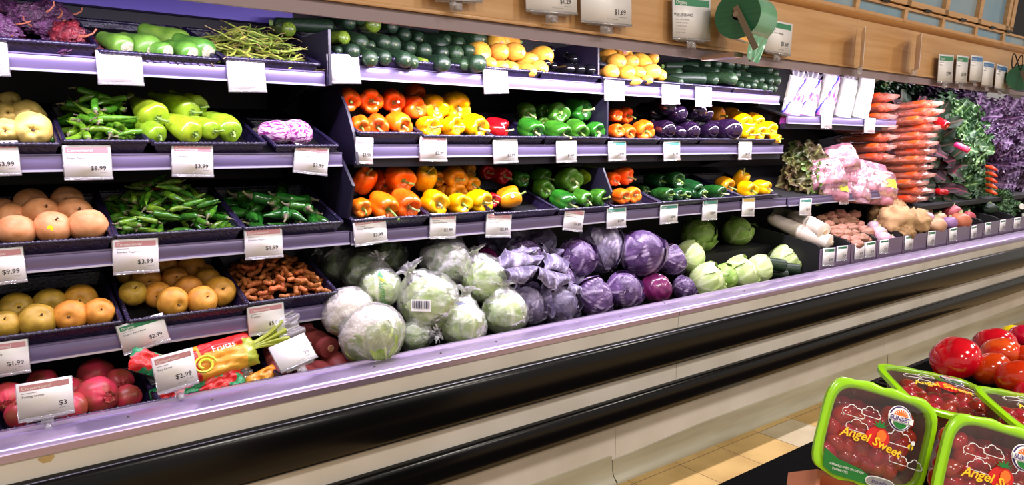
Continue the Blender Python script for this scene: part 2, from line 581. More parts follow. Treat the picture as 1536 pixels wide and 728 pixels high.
# ------------------------------------------------------------------ refrigerated case
XL, XR = -1.2, 11.0
case = thing('refrigerated_case', 'long white refrigerated produce case with steel front rail and two black bumpers', 'display case')
segs = [XL, -.02, 2.44, 4.88, 7.3, 9.7, XR]
for a, b in zip(segs, segs[1:]):
    g = .0015
    MB().extr([(1.998, .705), (1.998, .724), (2.004, .733), (2.012, .737), (2.085, .744), (2.092, .752), (2.104, .752), (2.106, .735), (2.03, .70)], a + g, b - g).build('rail', MATS['steel'], case, 30)
    MB().extr([(2.004, .60), (2.004, .7055), (2.03, .7055), (2.03, .60)], a + g, b - g).build('upper_panel', MATS['case_white'], case)
    MB().extr([(2.006, .40), (2.006, .486), (2.03, .486), (2.03, .40)], a + g, b - g).build('middle_panel', MATS['case_white'], case)


def bump_prof(yc, z0, z1, d):
    n = 14
    pr = [(yc, z0)]
    for i in range(n + 1):
        t = -pi / 2 + pi * i / n
        pr.append((yc - d * abs(cos(t)) ** .55, (z0 + z1) / 2 + (z1 - z0) / 2 * sin(t)))
    pr.append((yc, z1))
    return pr


MB().extr(bump_prof(2.006, .487, .650, .042), XL, XR).build('upper_bumper', MATS['black_rubber'], case, 60)
MB().extr(bump_prof(2.006, .288, .408, .036), XL, XR).build('lower_bumper', MATS['black_rubber'], case, 60)
for a, b in zip([XL, 2.125, 4.53, 6.9, 9.2], [2.125, 4.53, 6.9, 9.2, XR]):
    MB().box(a + .001, b - .001, 2.066, 2.085, .10, .40).build('lower_panel', MATS['case_white'], case)
MB().box(XL, XR, 2.086, 2.10, 0, .73).build('inner_front', MATS['dark_gap'], case)
MB().box(XL, XR, 2.008, 2.085, .40, .46).build('bumper_backing', MATS['case_white'], case)
# vinyl cove base: two lengths, the second sagging away from the panel at its near end


def cove(a, b, drop):
    def fn(u, v):
        x = a + (b - a) * u
        top = .122 - drop * (1 - sm(0, 1, (x - a) / .75)) if drop else .122
        prof = [(2.066, top), (2.060, top - .003), (2.057, top * .72), (2.056, top * .45), (2.051, top * .28), (2.038, .018), (2.030, .008), (2.028, 0)]
        t = v * (len(prof) - 1)
        i = min(int(t), len(prof) - 2)
        f = t - i
        return (x, prof[i][0] * (1 - f) + prof[i + 1][0] * f, prof[i][1] * (1 - f) + prof[i + 1][1] * f)
    return MB().grid(fn, 30, 14)


for a, b, d in ((XL, 2.098, 0), (2.104, 4.58, .022), (4.585, XR, 0)):
    o = cove(a, b, d).build('cove_base', MATS['kick_vinyl'], case)
MB().box(XL, XR, 2.05, 2.9, .60, .63).build('deck', MATS['black_steel'], case)
MB().box(XL, XR, 2.06, 2.08, .63, .74).build('inner_lip', MATS['black_steel'], case)
MB().box(XL, XR, 2.93, 2.97, 0, 2.35).build('back_panel', MATS['back_panel'], case)
MB().box(XL - .02, XL, 2.0, 2.97, 0, 2.35).build('end_panel', MATS['case_white'], case)
MB().box(XR, XR + .02, 2.0, 2.97, 0, 2.35).build('end_panel', MATS['case_white'], case)
for px, py in ((193, 637), (319, 610.5), (561, 558), (743, 508), (930, 461), (1115, 441), (660, 529)):
    p = at(px, py, 2.05)
    MB().tube([(p.x, 2.045, .7395), (p.x, 2.045, .7435)], [.0045, .003], 10).build('screw', MATS['screw_steel'], case)
p = at(70, 690, 2.0)
MB().grid(lambda u, v: (p.x + .016 * v * cos(2 * pi * u) * (1 + .25 * sin(6 * pi * u)), 2.0035, p.z + .011 * v * sin(2 * pi * u) * (1 + .2 * cos(4 * pi * u))), 18, 3, True).build('stain', MATS['stain'], case)
# rear rail visible behind the top trays
MB().box(XL, 1.06, 2.86, 2.90, 1.93, 1.985).build('rear_rail', MATS['back_rail'], case)
# black riser in the well under the green cabbages
rz = at(1105, 375, 2.46).z
MB().box(3.0, 4.02, 2.45, 2.9, .63, rz).build('riser', MATS['black_steel'], case)

# canopy over the case
can = thing('wood_canopy', 'light wood canopy with a moulding and blue panes above the produce', 'canopy', (0, 2.05, 1.85))
C0 = Vector((0, 2.05, 1.85))


def cpart(mb, name, mat, sharp=45, par=can):
    o = mb.build(name, mat, par, sharp)
    o.location = -C0 if par is can else (0, 0, 0)
    return o


CX0, CX1 = -1.2, 8.6
cpart(MB().extr([(2.045, 1.833), (2.045, 1.876), (2.075, 1.876), (2.075, 1.842), (2.06, 1.833)], CX0, CX1), 'front_lip', MATS['canopy_grey'])
seam = atX(1277, 30, 0.01 + at(1277, 30, 2.06).x)
lean = .0
for a, b in ((CX0, -.3), (-.298, seam.x - .001), (seam.x + .001, CX1)):
    cpart(MB().extr([(2.04, 1.876), (2.03, 2.15), (2.07, 2.15), (2.07, 1.876)], a, b), 'fascia', MATS['wood'])
cpart(MB().extr([(2.032, 1.876), (2.030, 1.884), (2.034, 1.890), (2.045, 1.892), (2.045, 1.876)], CX0, CX1), 'bottom_bead', MATS['wood'], 60)
cpart(MB().extr([(2.03, 2.135), (2.012, 2.142), (2.004, 2.155), (2.012, 2.166), (2.03, 2.172), (2.06, 2.172), (2.06, 2.135)], CX0, CX1), 'moulding', MATS['wood_moulding'], 60)
cpart(MB().box(CX0, CX1, 2.07, 2.97, 1.99, 2.01), 'light_block_roof', MATS['back_panel'])  # unseen black roof, added to keep ambient light out of the case
cpart(MB().box(CX0, CX1, 2.07, 2.16, 1.89, 1.91), 'lamp_shelf', MATS['led_housing'])
# upper glazed frame (leaning slightly out): row of low panes, hinged panes above
def fr(x, z, d=0):
    return (x, 2.03 - (z - 2.17) * .09 - d, z)


def slab(x0, x1, z0, z1, d0, d1):
    vs = [fr(x, z, d) for x in (x0, x1) for d in (d1, d0) for z in (z0, z1)]
    return MB().add(vs, [[0, 1, 3, 2], [4, 6, 7, 5], [0, 4, 5, 1], [2, 3, 7, 6], [0, 2, 6, 4], [1, 5, 7, 3]])


XE = at(1520, 40, 2.0).x
zrow0, zrow1 = 2.205, at(1505, 46, 2.0).z
zrow1 = at(1430, 25, 2.0).z
divs = [at(px, py, 2.0).x for px, py in ((1120, 0), (1203, 0), (1290, 22), (1362, 38), (1418, 50), (1467, 62), (1508, 72), (1545, 80), (1575, 90))]
zrow0 = 2.186
zrow1 = at(1430, 27, 2.01).z
cpart(slab(CX0, CX1, 2.160, zrow0, -.02, .01), 'lower_sash_rail', MATS['wood'])
cpart(slab(CX0, CX1, zrow1 - .018, zrow1 - .004, -.02, .01), 'upper_sash_rail', MATS['wood'])
allx = [divs[0] - .55 * k for k in (6, 5, 4, 3, 2, 1)] + divs
for i, x in enumerate(allx):
    cpart(slab(x - .02, x + .02, 2.17, zrow1 - .01, -.02, .012), 'mullion', MATS['wood'])
    if i:
        cpart(slab(allx[i - 1], x, 2.17, zrow1 - .01, -.014, -.006), 'lower_pane', MATS['pane_blue'])
    if x < XE:
        cpart(slab(x - .026, x + .026, zrow1 + .004, zrow1 + .42, -.02, .02), 'upper_mullion', MATS['wood'])
cpart(slab(CX0, XE, zrow1 + .004, zrow1 + .035, -.02, .02), 'hinged_rail', MATS['wood'])
cpart(slab(XE - .06, XE, zrow1 + .004, zrow1 + .42, -.02, .02), 'end_stile', MATS['wood'])
up = [x for x in allx if x < XE] + [XE - .03]
for a, b in zip(up, up[1:]):
    cpart(slab(a, b, zrow1 + .03, zrow1 + .42, -.014, -.006), 'upper_pane', MATS['pane_blue'])
    cpart(slab((a + b) / 2 - .04, (a + b) / 2 + .04, zrow1 - .006, zrow1 + .008, -.01, .024), 'hinge', MATS['wire_dark'])
cpart(slab(CX0, CX1, 2.17, zrow1 + .43, -.06, -.021), 'backing', MATS['back_panel'])
led = thing('light_strip', 'slim lamp strip under the wood canopy, hidden behind its grey lip', 'lamp', (0, LEDY, LEDZ))
for a, b in ((-.5, 1.0), (1.05, 3.75), (3.8, 6.4), (6.45, 8.5)):
    o = MB().tube([(a, 0, .012), (b, 0, .012)], [.008, .008], 10).build('tube', MATS['led_tube'], led)
    o = MB().box(a, b, -.02, .02, .02, .026).build('housing', MATS['led_housing'], led)

# mirror over the greens
mir = MB().extr([(2.86, 1.66), (2.71, 1.985), (2.718, 1.985), (2.868, 1.66)], 4.9, 9.4).build('mirror', [MATS['mirror']])
tag(mir, 'long tilted mirror over the leafy greens and carrot bags', 'mirror')

# ------------------------------------------------------------------ shelves
SH = {}
TILT = radians(17)


def shelf(key, name_label, x0, x1, Y, zb, h=.047, dark=.0, depth=.56):
    """zb = bottom of the front channel. Board slopes up to the back."""
    zt = zb + h
    t = thing('shelf', name_label, 'shelf', (x0, Y, zb))
    L0 = Vector((x0, Y, zb))

    def pt(mb, n, m, sharp=40):
        o = mb.build(n, m, t, sharp)
        o.location = -L0
    dz = depth * tan(TILT)
    pt(MB().extr([(Y + .008, zt - .012), (Y + depth, zt - .012 + dz), (Y + depth, zt + dz - .004), (Y + .008, zt - .004)], x0, x1), 'board', MATS['black_steel'])
    pt(MB().extr([(Y, zb + .004), (Y, zt - .004), (Y + .003, zt), (Y + .012, zt), (Y + .012, zb), (Y + .003, zb)], x0, x1), 'price_channel', MATS['shelf_channel'])
    pt(MB().extr([(Y - .004, zb - .002), (Y - .004, zb + .004), (Y + .002, zb + .004), (Y + .002, zb - .002)], x0, x1), 'lower_edge', MATS['channel_edge'])
    pt(MB().extr([(Y - .003, zt - .004), (Y - .003, zt), (Y + .002, zt), (Y + .002, zt - .004)], x0, x1), 'upper_edge', MATS['shelf_channel'])
    if dark:
        pt(MB().extr([(Y + .02, zb - dark), (Y + .02, zb), (Y + .05, zb), (Y + .05, zb - dark)], x0, x1), 'under_bar', MATS['divider_plastic'])
    n = max(2, int((x1 - x0) / 1.2) + 1)
    for i in range(n):
        xb = x0 + .01 + (x1 - x0 - .03) * i / (n - 1)
        pt(MB().extr([(2.95, zb - .09), (2.95, zt + dz), (Y + depth, zt + dz - .012), (Y + .12, zt), (Y + .12, zb)], xb, xb + .008), 'bracket', MATS['black_steel'])
    SH[key] = (Y, zt)
    return t


YR1, YR2, YR3, YR4 = 2.38, 2.36, 2.32, 2.28
shelf('R1L', 'upper shelf of the left bay holding dried chiles, pale gourds and thin pods', -.9, at(487, 115, YR1).x, YR1, at(300, 118.5, YR1).z)
shelf('R2L', 'second shelf of the left bay with finger peppers and striped eggplants', -.9, at(513, 242, YR2).x, YR2, at(300, 252.5, YR2).z)
shelf('R3L', 'third shelf of the left bay with peach coloured pears and small green peppers', -.9, at(524, 355, YR3).x, YR3, at(300, 386, YR3).z)
shelf('R4L', 'lowest shelf of the left bay with golden pears and turmeric', -.9, at(500, 470, YR4).x, YR4, at(300, 506, YR4).z)
shelf('R1C', 'upper shelf of the middle bay carrying zucchini and yellow squash', at(498, 110, YR1).x, at(1169, 148, YR1).x, YR1, at(860, 138, YR1).z)
shelf('R2C', 'middle bay shelf with orange, yellow and green bell peppers and eggplants', at(534, 225, YR2).x, at(1175, 220, YR2).x, YR2, at(860, 233, YR2).z, dark=.035)
shelf('R3C', 'lower shelf of the middle bay with bell peppers above the cabbages', at(526, 350, YR3).x, at(1179, 300, YR3).x, YR3, at(860, 337.5, YR3).z)
shelf('R1R', 'short bright shelf holding purple celery bags beside the carrots', at(1182, 180, YR1).x, at(1344, 187, YR1).x, YR1, at(1262, 187.5, YR1).z, dark=.03, depth=.40)
shelf('R3R', 'right bay shelf under the red lettuce and pink bags', at(1183, 305, YR3).x, at(1343, 285, YR3).x, YR3, at(1262, 302, YR3).z)
zk = at(1440, 303, 2.26).z
tag(MB().extr([(2.26, zk - .03), (2.26, zk), (2.9, zk + .06), (2.9, zk + .03)], at(1345, 303, 2.26).x, 10.9).build('greens_shelf', MATS['black_steel']), 'long black shelf carrying the chard and kale bunches', 'shelf')

# dividers (thin upright side panels between bays)


def divider(pxs, Xc, label, rear=2.86, name='divider'):
    pts = [atX(px, py, Xc) for px, py in pxs]
    pr = [(p.y, p.z) for p in pts]
    pr = [(rear, pr[0][1])] + pr + [(rear, pr[-1][1])]
    o = MB().extr(pr, Xc - .005, Xc + .005).build(name, MATS['divider_plastic'])
    return tag(o, label, 'shelf divider')


X1 = at(495, 100, YR1 - .0).x - .012
divider([(494, 44), (496, 128)], X1, 'dark purple divider panel between the thin pods and the zucchini')
X2 = at(538, 225, YR2 - .03).x
divider([(507, 131), (520, 160), (532, 203), (537, 247)], X2, 'tall purple divider panel beside the striped eggplants on the second shelf')
X3 = at(531, 279, YR3 - .04).x
divider([(512, 236), (531, 279), (523, 328)], X3, 'angled purple divider panel between jalapenos and orange peppers on the third shelf')
for pxs, ref, lab in (
        ([(898, 62), (898, 117)], (898, 100, YR1 + .02), 'divider panel on the zucchini shelf before the second yellow squash pile'),
        ([(912, 146), (911, 209)], (911, 190, YR2 + .01), 'divider panel after the green bell peppers on the middle shelf'),
        ([(905, 252), (918, 288), (910, 312)], (918, 288, YR3 - .02), 'divider panel after the green bell peppers on the lower pepper shelf')):
    divider(pxs, at(*ref).x, lab)

# ------------------------------------------------------------------ trays
TR = {}


def tray(px0, px1, py, Y, label, depth=.40, hgt=.05, flat=False, extra=0., name='woven_tray'):
    """woven plastic tray whose front rim runs from px0 to px1 at height py."""
    a, b = at(px0, py[0], Y), at(px1, py[1], Y)
    W = b.x - a.x
    z = (a.z + b.z) / 2
    til = 0 if flat else TILT
    o = MB()
    hb, ins = hgt, .018

    def side(p0, p1, q0, q1, n):
        # p = rim corner, q = floor corner
        p0, p1, q0, q1 = map(Vector, (p0, p1, q0, q1))
        nr = (p1 - p0).cross(q0 - p0).normalized()
        nb = max(6, int((p1 - p0).length / .011))

        def fn(u, v):
            k = int(u * nb + .5)
            band = int(v * 6 + .01)
            base = (p0.lerp(p1, u)).lerp(q0.lerp(q1, u), v)
            return base + nr * (.0022 * (1 if (k + band) % 2 else -1))
        o.grid(fn, nb, 6)
    R = [(0, 0, hb), (W, 0, hb), (W, depth, hb), (0, depth, hb)]
    Q = [(ins, ins, 0), (W - ins, ins, 0), (W - ins, depth - ins, 0), (ins, depth - ins, 0)]
    for i in range(4):
        side(R[i], R[(i + 1) % 4], Q[i], Q[(i + 1) % 4], 0)
    o.add(Q, [[0, 1, 2, 3]])
    rt = o.build(name, MATS['tray_plastic'], None, 25, False)
    rm = MB()
    # twisted rope rim

    def rope(p, q):
        p, q = Vector(p), Vector(q)
        n = max(10, int((q - p).length / .004))
        d = (q - p).normalized()
        s = d.cross(Vector((0, 0, 1))).normalized()
        pts, rr = [], []
        for i in range(n + 1):
            pts.append(p.lerp(q, i / n))
            rr.append(.0062 + .0016 * sin(i * 2 * pi / 3.2))
        rm.tube(pts, rr, 7)
    for i in range(4):
        rope(R[i], R[(i + 1) % 4])
    rm.build('rim', MATS['tray_plastic'], rt, 60, False)
    rt.location = (a.x, Y, z - hb * cos(til))
    rt.rotation_euler = (til, 0, 0)
    tag(rt, label, 'tray')
    TR[label] = (a.x, W, Y, z, depth)
    return rt


tray(-30, 143, (57, 70), YR1, 'woven tray of wrinkled dark dried chiles on the upper left shelf', .56)
tray(149, 325, (75, 92), YR1, 'woven tray half empty with six pale green gourds', .56)
tray(334, 476, (83, 101), YR1, 'woven tray heaped with thin green pods beside the divider', .52)
tray(-60, 88, (218, 215), YR2, 'woven tray of yellow quinces at the frame edge', .38)
tray(95, 221, (213, 211), YR2, 'woven tray of slim green finger peppers', .40)
tray(229, 396, (214, 217), YR2, 'woven tray of pale green cubanelle peppers', .36)
tray(411, 504, (221, 217), YR2, 'woven tray holding only two striped eggplants', .33)
tray(-60, 168, (371, 356), YR3, 'woven tray of large peach coloured pears with yellow stickers', .36)
tray(174, 360, (354, 342), YR3, 'woven tray heaped with serrano peppers', .38)
tray(365, 511, (341, 334), YR3, 'woven tray of glossy dark green jalapenos', .38)
tray(-60, 181, (514, 482), YR4, 'woven tray of greenish golden pears on the lowest shelf', .36)
tray(192, 369, (484, 455), YR4, 'woven tray piled high with golden brown pears', .40)
tray(370, 503, (455, 438), YR4, 'woven tray of small orange turmeric roots', .38)
tray(-8, 238, (651, 601), 2.14, 'woven tray of pink pomegranates behind the steel rail', .38, .05, True)
tray(240, 423, (602, 566), 2.14, 'woven tray of bagged fruit behind the steel rail', .34, .05, True)
tray(497, 611, (82, 91), YR1, 'woven tray of dark zucchini nearest the divider', .5)
tray(613, 719, (92, 103), YR1, 'second woven tray of dark zucchini beside the yellow squash', .5)
tray(721, 808, (103, 107), YR1, 'woven tray of yellow squash before the small black eggplants', .48)
tray(809, 896, (107, 118), YR1, 'woven tray of small round black eggplants', .48)
tray(900, 967, (118, 122), YR1, 'woven tray of yellow squash after the divider', .48)
tray(968, 1097, (123, 132), YR1, 'wide woven tray of stacked zucchini', .48)
tray(1098, 1154, (133, 137), YR1, 'small woven tray of zucchini at the end of the upper shelf', .48)
tray(536, 630, (200, 200), YR2, 'woven tray of orange bell peppers on the middle shelf', .38)
tray(632, 737, (203, 206), YR2, 'woven tray of yellow bell peppers on the middle shelf', .38)
tray(739, 813, (206, 206), YR2, 'woven tray with one red and some green peppers on the middle shelf', .38)
tray(815, 909, (205, 208), YR2, 'woven tray of green bell peppers on the middle shelf', .38)
tray(914, 986, (208, 210), YR2, 'woven tray of organic orange peppers on the middle shelf', .38)
tray(988, 1046, (209, 209), YR2, 'woven tray of glossy purple eggplants', .38)
tray(1048, 1160, (209, 210), YR2, 'woven tray of yellow peppers and eggplants at the middle shelf end', .38)
tray(527, 640, (329, 325), YR3, 'woven tray of orange bell peppers on the lower shelf', .38)
tray(643, 736, (322, 318), YR3, 'woven tray of yellow bell peppers on the lower shelf', .38)
tray(740, 833, (319, 315), YR3, 'nearly empty woven tray with one amber pepper', .38)
tray(835, 910, (315, 310), YR3, 'woven tray of green bell peppers on the lower shelf', .38)
tray(917, 988, (309, 305), YR3, 'woven tray of orange peppers after the divider on the lower shelf', .38)
tray(990, 1055, (304, 299), YR3, 'woven tray of dark green poblano peppers', .38)
tray(1057, 1110, (299, 295), YR3, 'woven tray with one poblano pepper', .38)
tray(1112, 1162, (295, 292), YR3, 'woven tray of small yellow peppers at the lower shelf end', .38)

# ------------------------------------------------------------------ produce prototypes (local +Z = stem / front axis, diameter about 1)
LIB = {}


def proto(name, kind, parts):
    """parts: list of (partname, mesh); the first is the body."""
    LIB.setdefault(name, []).append((kind, parts))


def put(name, loc, s, d=(0, -1, 0), roll=None, label=None, cat=None, group=None, rng=random, var=None, sc3=None, mat=None):
    vs = LIB[name]
    kind, parts = vs[rng.randrange(len(vs)) if var is None else int(var) % len(vs)]
    root = link(kind, parts[0][1])
    q = Vector(d).to_track_quat('Z', 'Y') @ Quaternion((0, 0, 1), rng.uniform(0, 2 * pi) if roll is None else roll)
    root.rotation_mode = 'QUATERNION'
    root.rotation_quaternion = q
    root.location = loc
    root.scale = (s, s, s) if sc3 is None else [s * k for k in sc3]
    for pn, me in parts[1:]:
        link(pn, me, root)
    return tag(root, label, cat, group)


def blob(fn, nu=24, nv=16, mi=0, mb=None):
    """closed surface of revolution-like body; fn(theta, phi)->(x,y,z[,a]); phi 0 at +Z."""
    mb = mb or MB()
    return mb.grid(lambda u, v: fn(2 * pi * u, pi * v), nu, nv, True, mi)


def bell_mesh(seed, lobes, asp, sharp=.0):
    rg = random.Random(seed)
    ph = rg.uniform(0, 6)
    lob = [rg.uniform(.85, 1.1) for _ in range(lobes)]
    bend = rg.uniform(-.08, .08)

    def fn(t, p):
        s_, c_ = sin(p), cos(p)
        k = (lobes * (t + ph) / (2 * pi)) % lobes
        amp = lob[int(k)] * (1 - abs(k % 1 - .5) * 2) + lob[(int(k) + (1 if k % 1 > .5 else -1)) % lobes] * 0
        m = (sin(pi * (k % 1))) ** .55
        r = .5 * max(s_, 0) ** .55
        taper = 1 - .16 * (1 - c_) / 2 - sharp * (1 - c_) / 2
        r *= taper * (1 - .24 * (1 - m) * (.4 + .6 * abs(c_))) * (.94 + .08 * lob[int(k)])
        z = .5 * asp * (abs(c_) ** .8) * (1 if c_ > 0 else -1)
        rr = r
        if c_ > 0:
            z += .13 * m * s_ * (c_ ** .5) - .26 * exp(-(rr / .19) ** 2)
        else:
            z -= .05 * m * s_ * abs(c_) - .10 * exp(-(rr / .14) ** 2)
        return (r * cos(t) + bend * z, r * sin(t), z)
    return blob(fn, 40, 22)


def stem_mesh(seed, z0, ln=.34, r=.05, cal=.15, bend=.12, mat='stem_green'):
    rg = random.Random(seed + 77)
    a = rg.uniform(0, 6)
    bx, by = cos(a) * bend, sin(a) * bend
    mb = MB()
    mb.tube([(0, 0, z0 - .03), (0, 0, z0 + ln * .25), (bx * .3, by * .3, z0 + ln * .55), (bx * .8, by * .8, z0 + ln * .82), (bx * 1.25, by * 1.25, z0 + ln)], [r * 1.5, r * .95, r * .8, r * .85, r * 1.05], 9)
    if cal:
        mb.grid(lambda u, v: (cal * v * (1 + .28 * cos(5 * 2 * pi * u)) * cos(2 * pi * u), cal * v * (1 + .28 * cos(5 * 2 * pi * u)) * sin(2 * pi * u), z0 + .015 + .05 * v * v), 30, 3, True)
    return mb.mesh('stem', [MATS[mat]])


for nm, mat, lobes, asps, shp, kind in (('pep_orange', 'pepper_orange', 4, (1.0, 1.1, .95, 1.05), 0, 'bell_pepper'), ('pep_yellow', 'pepper_yellow', 4, (1.0, 1.08, .95), 0, 'bell_pepper'), ('pep_amber', 'pepper_amber', 4, (1.05, .95), 0, 'bell_pepper'),
                                        ('pep_red', 'pepper_red', 3, (1.05,), 0, 'bell_pepper'), ('pep_green', 'pepper_green', 4, (1.05, .98, 1.12), 0, 'bell_pepper'), ('pep_lime', 'pepper_lime', 4, (1.0,), 0, 'bell_pepper'),
                                        ('poblano', 'poblano_green', 3, (1.35, 1.5), .28, 'poblano_pepper')):
    for i, a in enumerate(asps):
        proto(nm, kind, [('body', bell_mesh(hash(nm) % 1 + i * 7 + len(nm) * 13, lobes if i % 2 == 0 else 3 if lobes == 4 and i == 1 else lobes, a, shp).mesh(kind, [MATS[mat]], 0)),
                         ('stem', stem_mesh(i * 5 + len(nm), .5 * a - .22, .46 + .06 * i, mat='stem_green' if i % 2 else 'stem_pale'))])


def elong(prof, ln, seed=0, curve=0, lobes=0, ld=.1, nu=20, nv=26, wob=0, wf=3, dimple=0):
    """prof(t) radius (diameter 1 -> .5) at t in 0..1 from -Z end to +Z end; axis centred."""
    rg = random.Random(seed)
    a0 = rg.uniform(0, 6)
    so = rg.uniform(0, 90)

    def fn(u, v):
        th, t = 2 * pi * u, v
        z = (t - .5) * ln
        r = prof(t)
        if lobes:
            r *= 1 - ld * (1 - abs(cos(lobes * th / 2 + a0)) ** .6)
        if wob:
            r *= 1 + wob * noise.noise(Vector((cos(th) * wf * .5 + so, sin(th) * wf * .5, z * wf)))
        cx = curve * ((2 * t - 1) ** 2 - .5) * ln
        if dimple and t > .9:
            z -= dimple * exp(-(r / .2) ** 2)
        return (r * cos(th) + cx, r * sin(th), z)
    return MB().grid(fn, nu, nv, True)


def ends(t, a, b):
    """rounded ends: a = portion at start, b at end."""
    r = 1.
    if t < a:
        r *= sqrt(max(0, 1 - ((a - t) / a) ** 2))
    if t > 1 - b:
        r *= sqrt(max(0, 1 - ((t - 1 + b) / b) ** 2))
    return r


def disc(r, z, x=0, bulge=.02):
    return MB().grid(lambda u, v: (x + r * v * cos(2 * pi * u) * (1 + .12 * sin(6 * pi * u + 1)), r * v * sin(2 * pi * u) * (1 + .1 * sin(4 * pi * u)), z + bulge * (1 - v * v) + (-.03 if v > .99 else 0)), 14, 3, True)


for i in range(4):
    cv = (i - 1.5) * .02
    ln = 3.4 + .3 * i
    body = elong(lambda t: .5 * ends(t, .06, .11) * (.86 + .14 * sm(.0, .6, t)), ln, i, cv, 6, .02)
    for nm, mt in (('zucchini', 'zucchini_skin'), ('zucchini_pale', 'zucchini_yellowing')):
        proto(nm, 'zucchini', [('body', body.mesh('zucchini', [MATS[mt]], 0)), ('blossom_end', disc(.08, ln / 2 + .0, cv * .5 * ln).mesh('blossom_end', [MATS['scar_olive']], 0)),
                               ('stem', MB().tube([(cv * .5 * ln, 0, -ln / 2 + .02), (cv * .5 * ln, 0, -ln / 2 - .25)], [.2, .24], 6).mesh('stem', [MATS['stem_green']]))])
    ln2 = 2.4 + .25 * i
    b2 = elong(lambda t: (.22 + .28 * sm(.25, .72, t)) * ends(t, .03, .28), ln2, i, .06 * (i - 1), 0)
    proto('squash', 'yellow_squash', [('body', b2.mesh('yellow_squash', [MATS['squash_yellow']], 0)), ('blossom_end', disc(.15, ln2 / 2 - .005, .03 * (i - 1) * ln2).mesh('blossom_end', [MATS['scar_pink']], 0)),
                                      ('stem', MB().tube([(.03 * (i - 1) * ln2, 0, -ln2 / 2 + .02), (.03 * (i - 1) * ln2, 0, -ln2 / 2 - .2)], [.13, .16], 6).mesh('stem', [MATS['stem_green']]))])
    if i < 2:
        ln3 = 1.7 + .3 * i
        b3 = elong(lambda t: (.36 + .14 * sm(.2, .65, t)) * ends(t, .1, .34), ln3, i, .03)
        for nm, mt in (('eggplant', 'eggplant_skin'), ('eggplant_small', 'eggplant_black')):
            proto(nm, 'eggplant', [('body', b3.mesh('eggplant', [MATS[mt]], 0)), ('stem', MB().grid(lambda u, v: ((.1 + .26 * v * (1 + .2 * cos(10 * pi * u))) * cos(2 * pi * u) + .015 * ln3, (.1 + .26 * v * (1 + .2 * cos(10 * pi * u))) * sin(2 * pi * u), -ln3 / 2 - .02 + .12 * v * v), 20, 4, True).tube([(.015 * ln3, 0, -ln3 / 2 - .02), (.08, 0, -ln3 / 2 - .3)], [.1, .08], 8).mesh('stem', [MATS['calyx_green']]))])
        b4 = elong(lambda t: (.36 + .14 * sm(.1, .55, t)) * ends(t, .2, .4), 1.45, i, .02)
        proto('graffiti', 'striped_eggplant', [('body', b4.mesh('striped_eggplant', [MATS['graffiti_skin']], 0)), ('stem', MB().tube([(.01, 0, -.70), (.06, 0, -.95)], [.16, .08], 8).mesh('stem', [MATS['calyx_green']]))])
    ln5 = 2.5 + .25 * i
    b5 = elong(lambda t: (.14 + .36 * sm(.0, .8, t)) * ends(t, .06, .14), ln5, i, .04 * (i - 1.5), 3, .12, 28, 30, .1, 1.6, .18)
    proto('cubanelle', 'cubanelle_pepper', [('body', b5.mesh('cubanelle_pepper', [MATS['cubanelle_skin']], 0)), ('stem', stem_mesh(i + 3, ln5 / 2 - .14, .42, .05, .12, .16).copy())])
    for nm, kind, mt, ln6, cvv, st in (('finger', 'finger_pepper', 'finger_skin', 6.0, .09, .9), ('serrano', 'serrano_pepper', 'serrano_skin', 4.2, .05, .8), ('jalapeno', 'jalapeno_pepper', 'jalapeno_skin', 3.0, .03, .8), ('serrano_r', 'serrano_pepper', 'serrano_red', 4.2, .05, .8)):
        c = cvv * (i - 1.2) * .9
        bb = elong(lambda t: (.12 + .38 * sm(.0, .55, t)) * ends(t, .05, .08), ln6, i, c, 0, 0, 12, 18, .05, 1.3)
        e = c * .5 * ln6
        proto(nm, kind, [('body', bb.mesh(kind, [MATS[mt]], 0)), ('stem', MB().tube([(e, 0, ln6 / 2 - .05), (e, 0, ln6 / 2 + .1), (e + .1, .05, ln6 / 2 + .5), (e + .35, .1, ln6 / 2 + st)], [.34, .22, .1, .12], 7).mesh('stem', [MATS['chili_stem']]))])
    pb = MB()
    cvp = .22 * (i - 1.5)
    pb.tube([(cvp * ((2 * k / 8 - 1) ** 2) * 4, .4 * sin(k * .8 + i), (k / 8 - .5) * 12) for k in range(9)], [.12, .38, .46, .5, .5, .48, .44, .34, .1], 7)
    proto('pod', 'thin_green_pod', [('body', pb.mesh('thin_green_pod', [MATS['pod_green']], 0)), ('stem', MB().tube([(cvp * 4, .4 * sin(6.4 + i), 5.9), (cvp * 4 + .4, .3, 8), (cvp * 4 + 1.6, .3, 10)], [.14, .11, .13], 5).mesh('stem', [MATS['pod_stem']]))])
    rt = MB()
    rg = random.Random(i + 9)
    rt2 = elong(lambda t: .5 * ends(t, .14, .14) * (1 + .08 * sin(t * 40)), 2.4 + .4 * i, i, .08 * (i - 1), 0, 0, 12, 22, .35, 1.5)
    proto('turmeric', 'turmeric_root', [('body', rt2.mesh('turmeric_root', [MATS['turmeric_skin']], 0)), ('cut_end', disc(.26, 1.2 + .2 * i - .06, .04 * (i - 1) * (2.4 + .4 * i)).mesh('cut_end', [MATS['turmeric_cut']], 0))])

    def dry(t, p, i=i):
        d = Vector((sin(p) * cos(t), sin(p) * sin(t), cos(p)))
        r = .5 * (1 + .35 * fbm(d * 2.2 + Vector((i * 9, 0, 0))) + .12 * noise.noise(d * 7))
        return (d.x * r * (1 - .25 * (d.z < 0) * abs(d.z)), d.y * r * .5, d.z * r * 1.5)
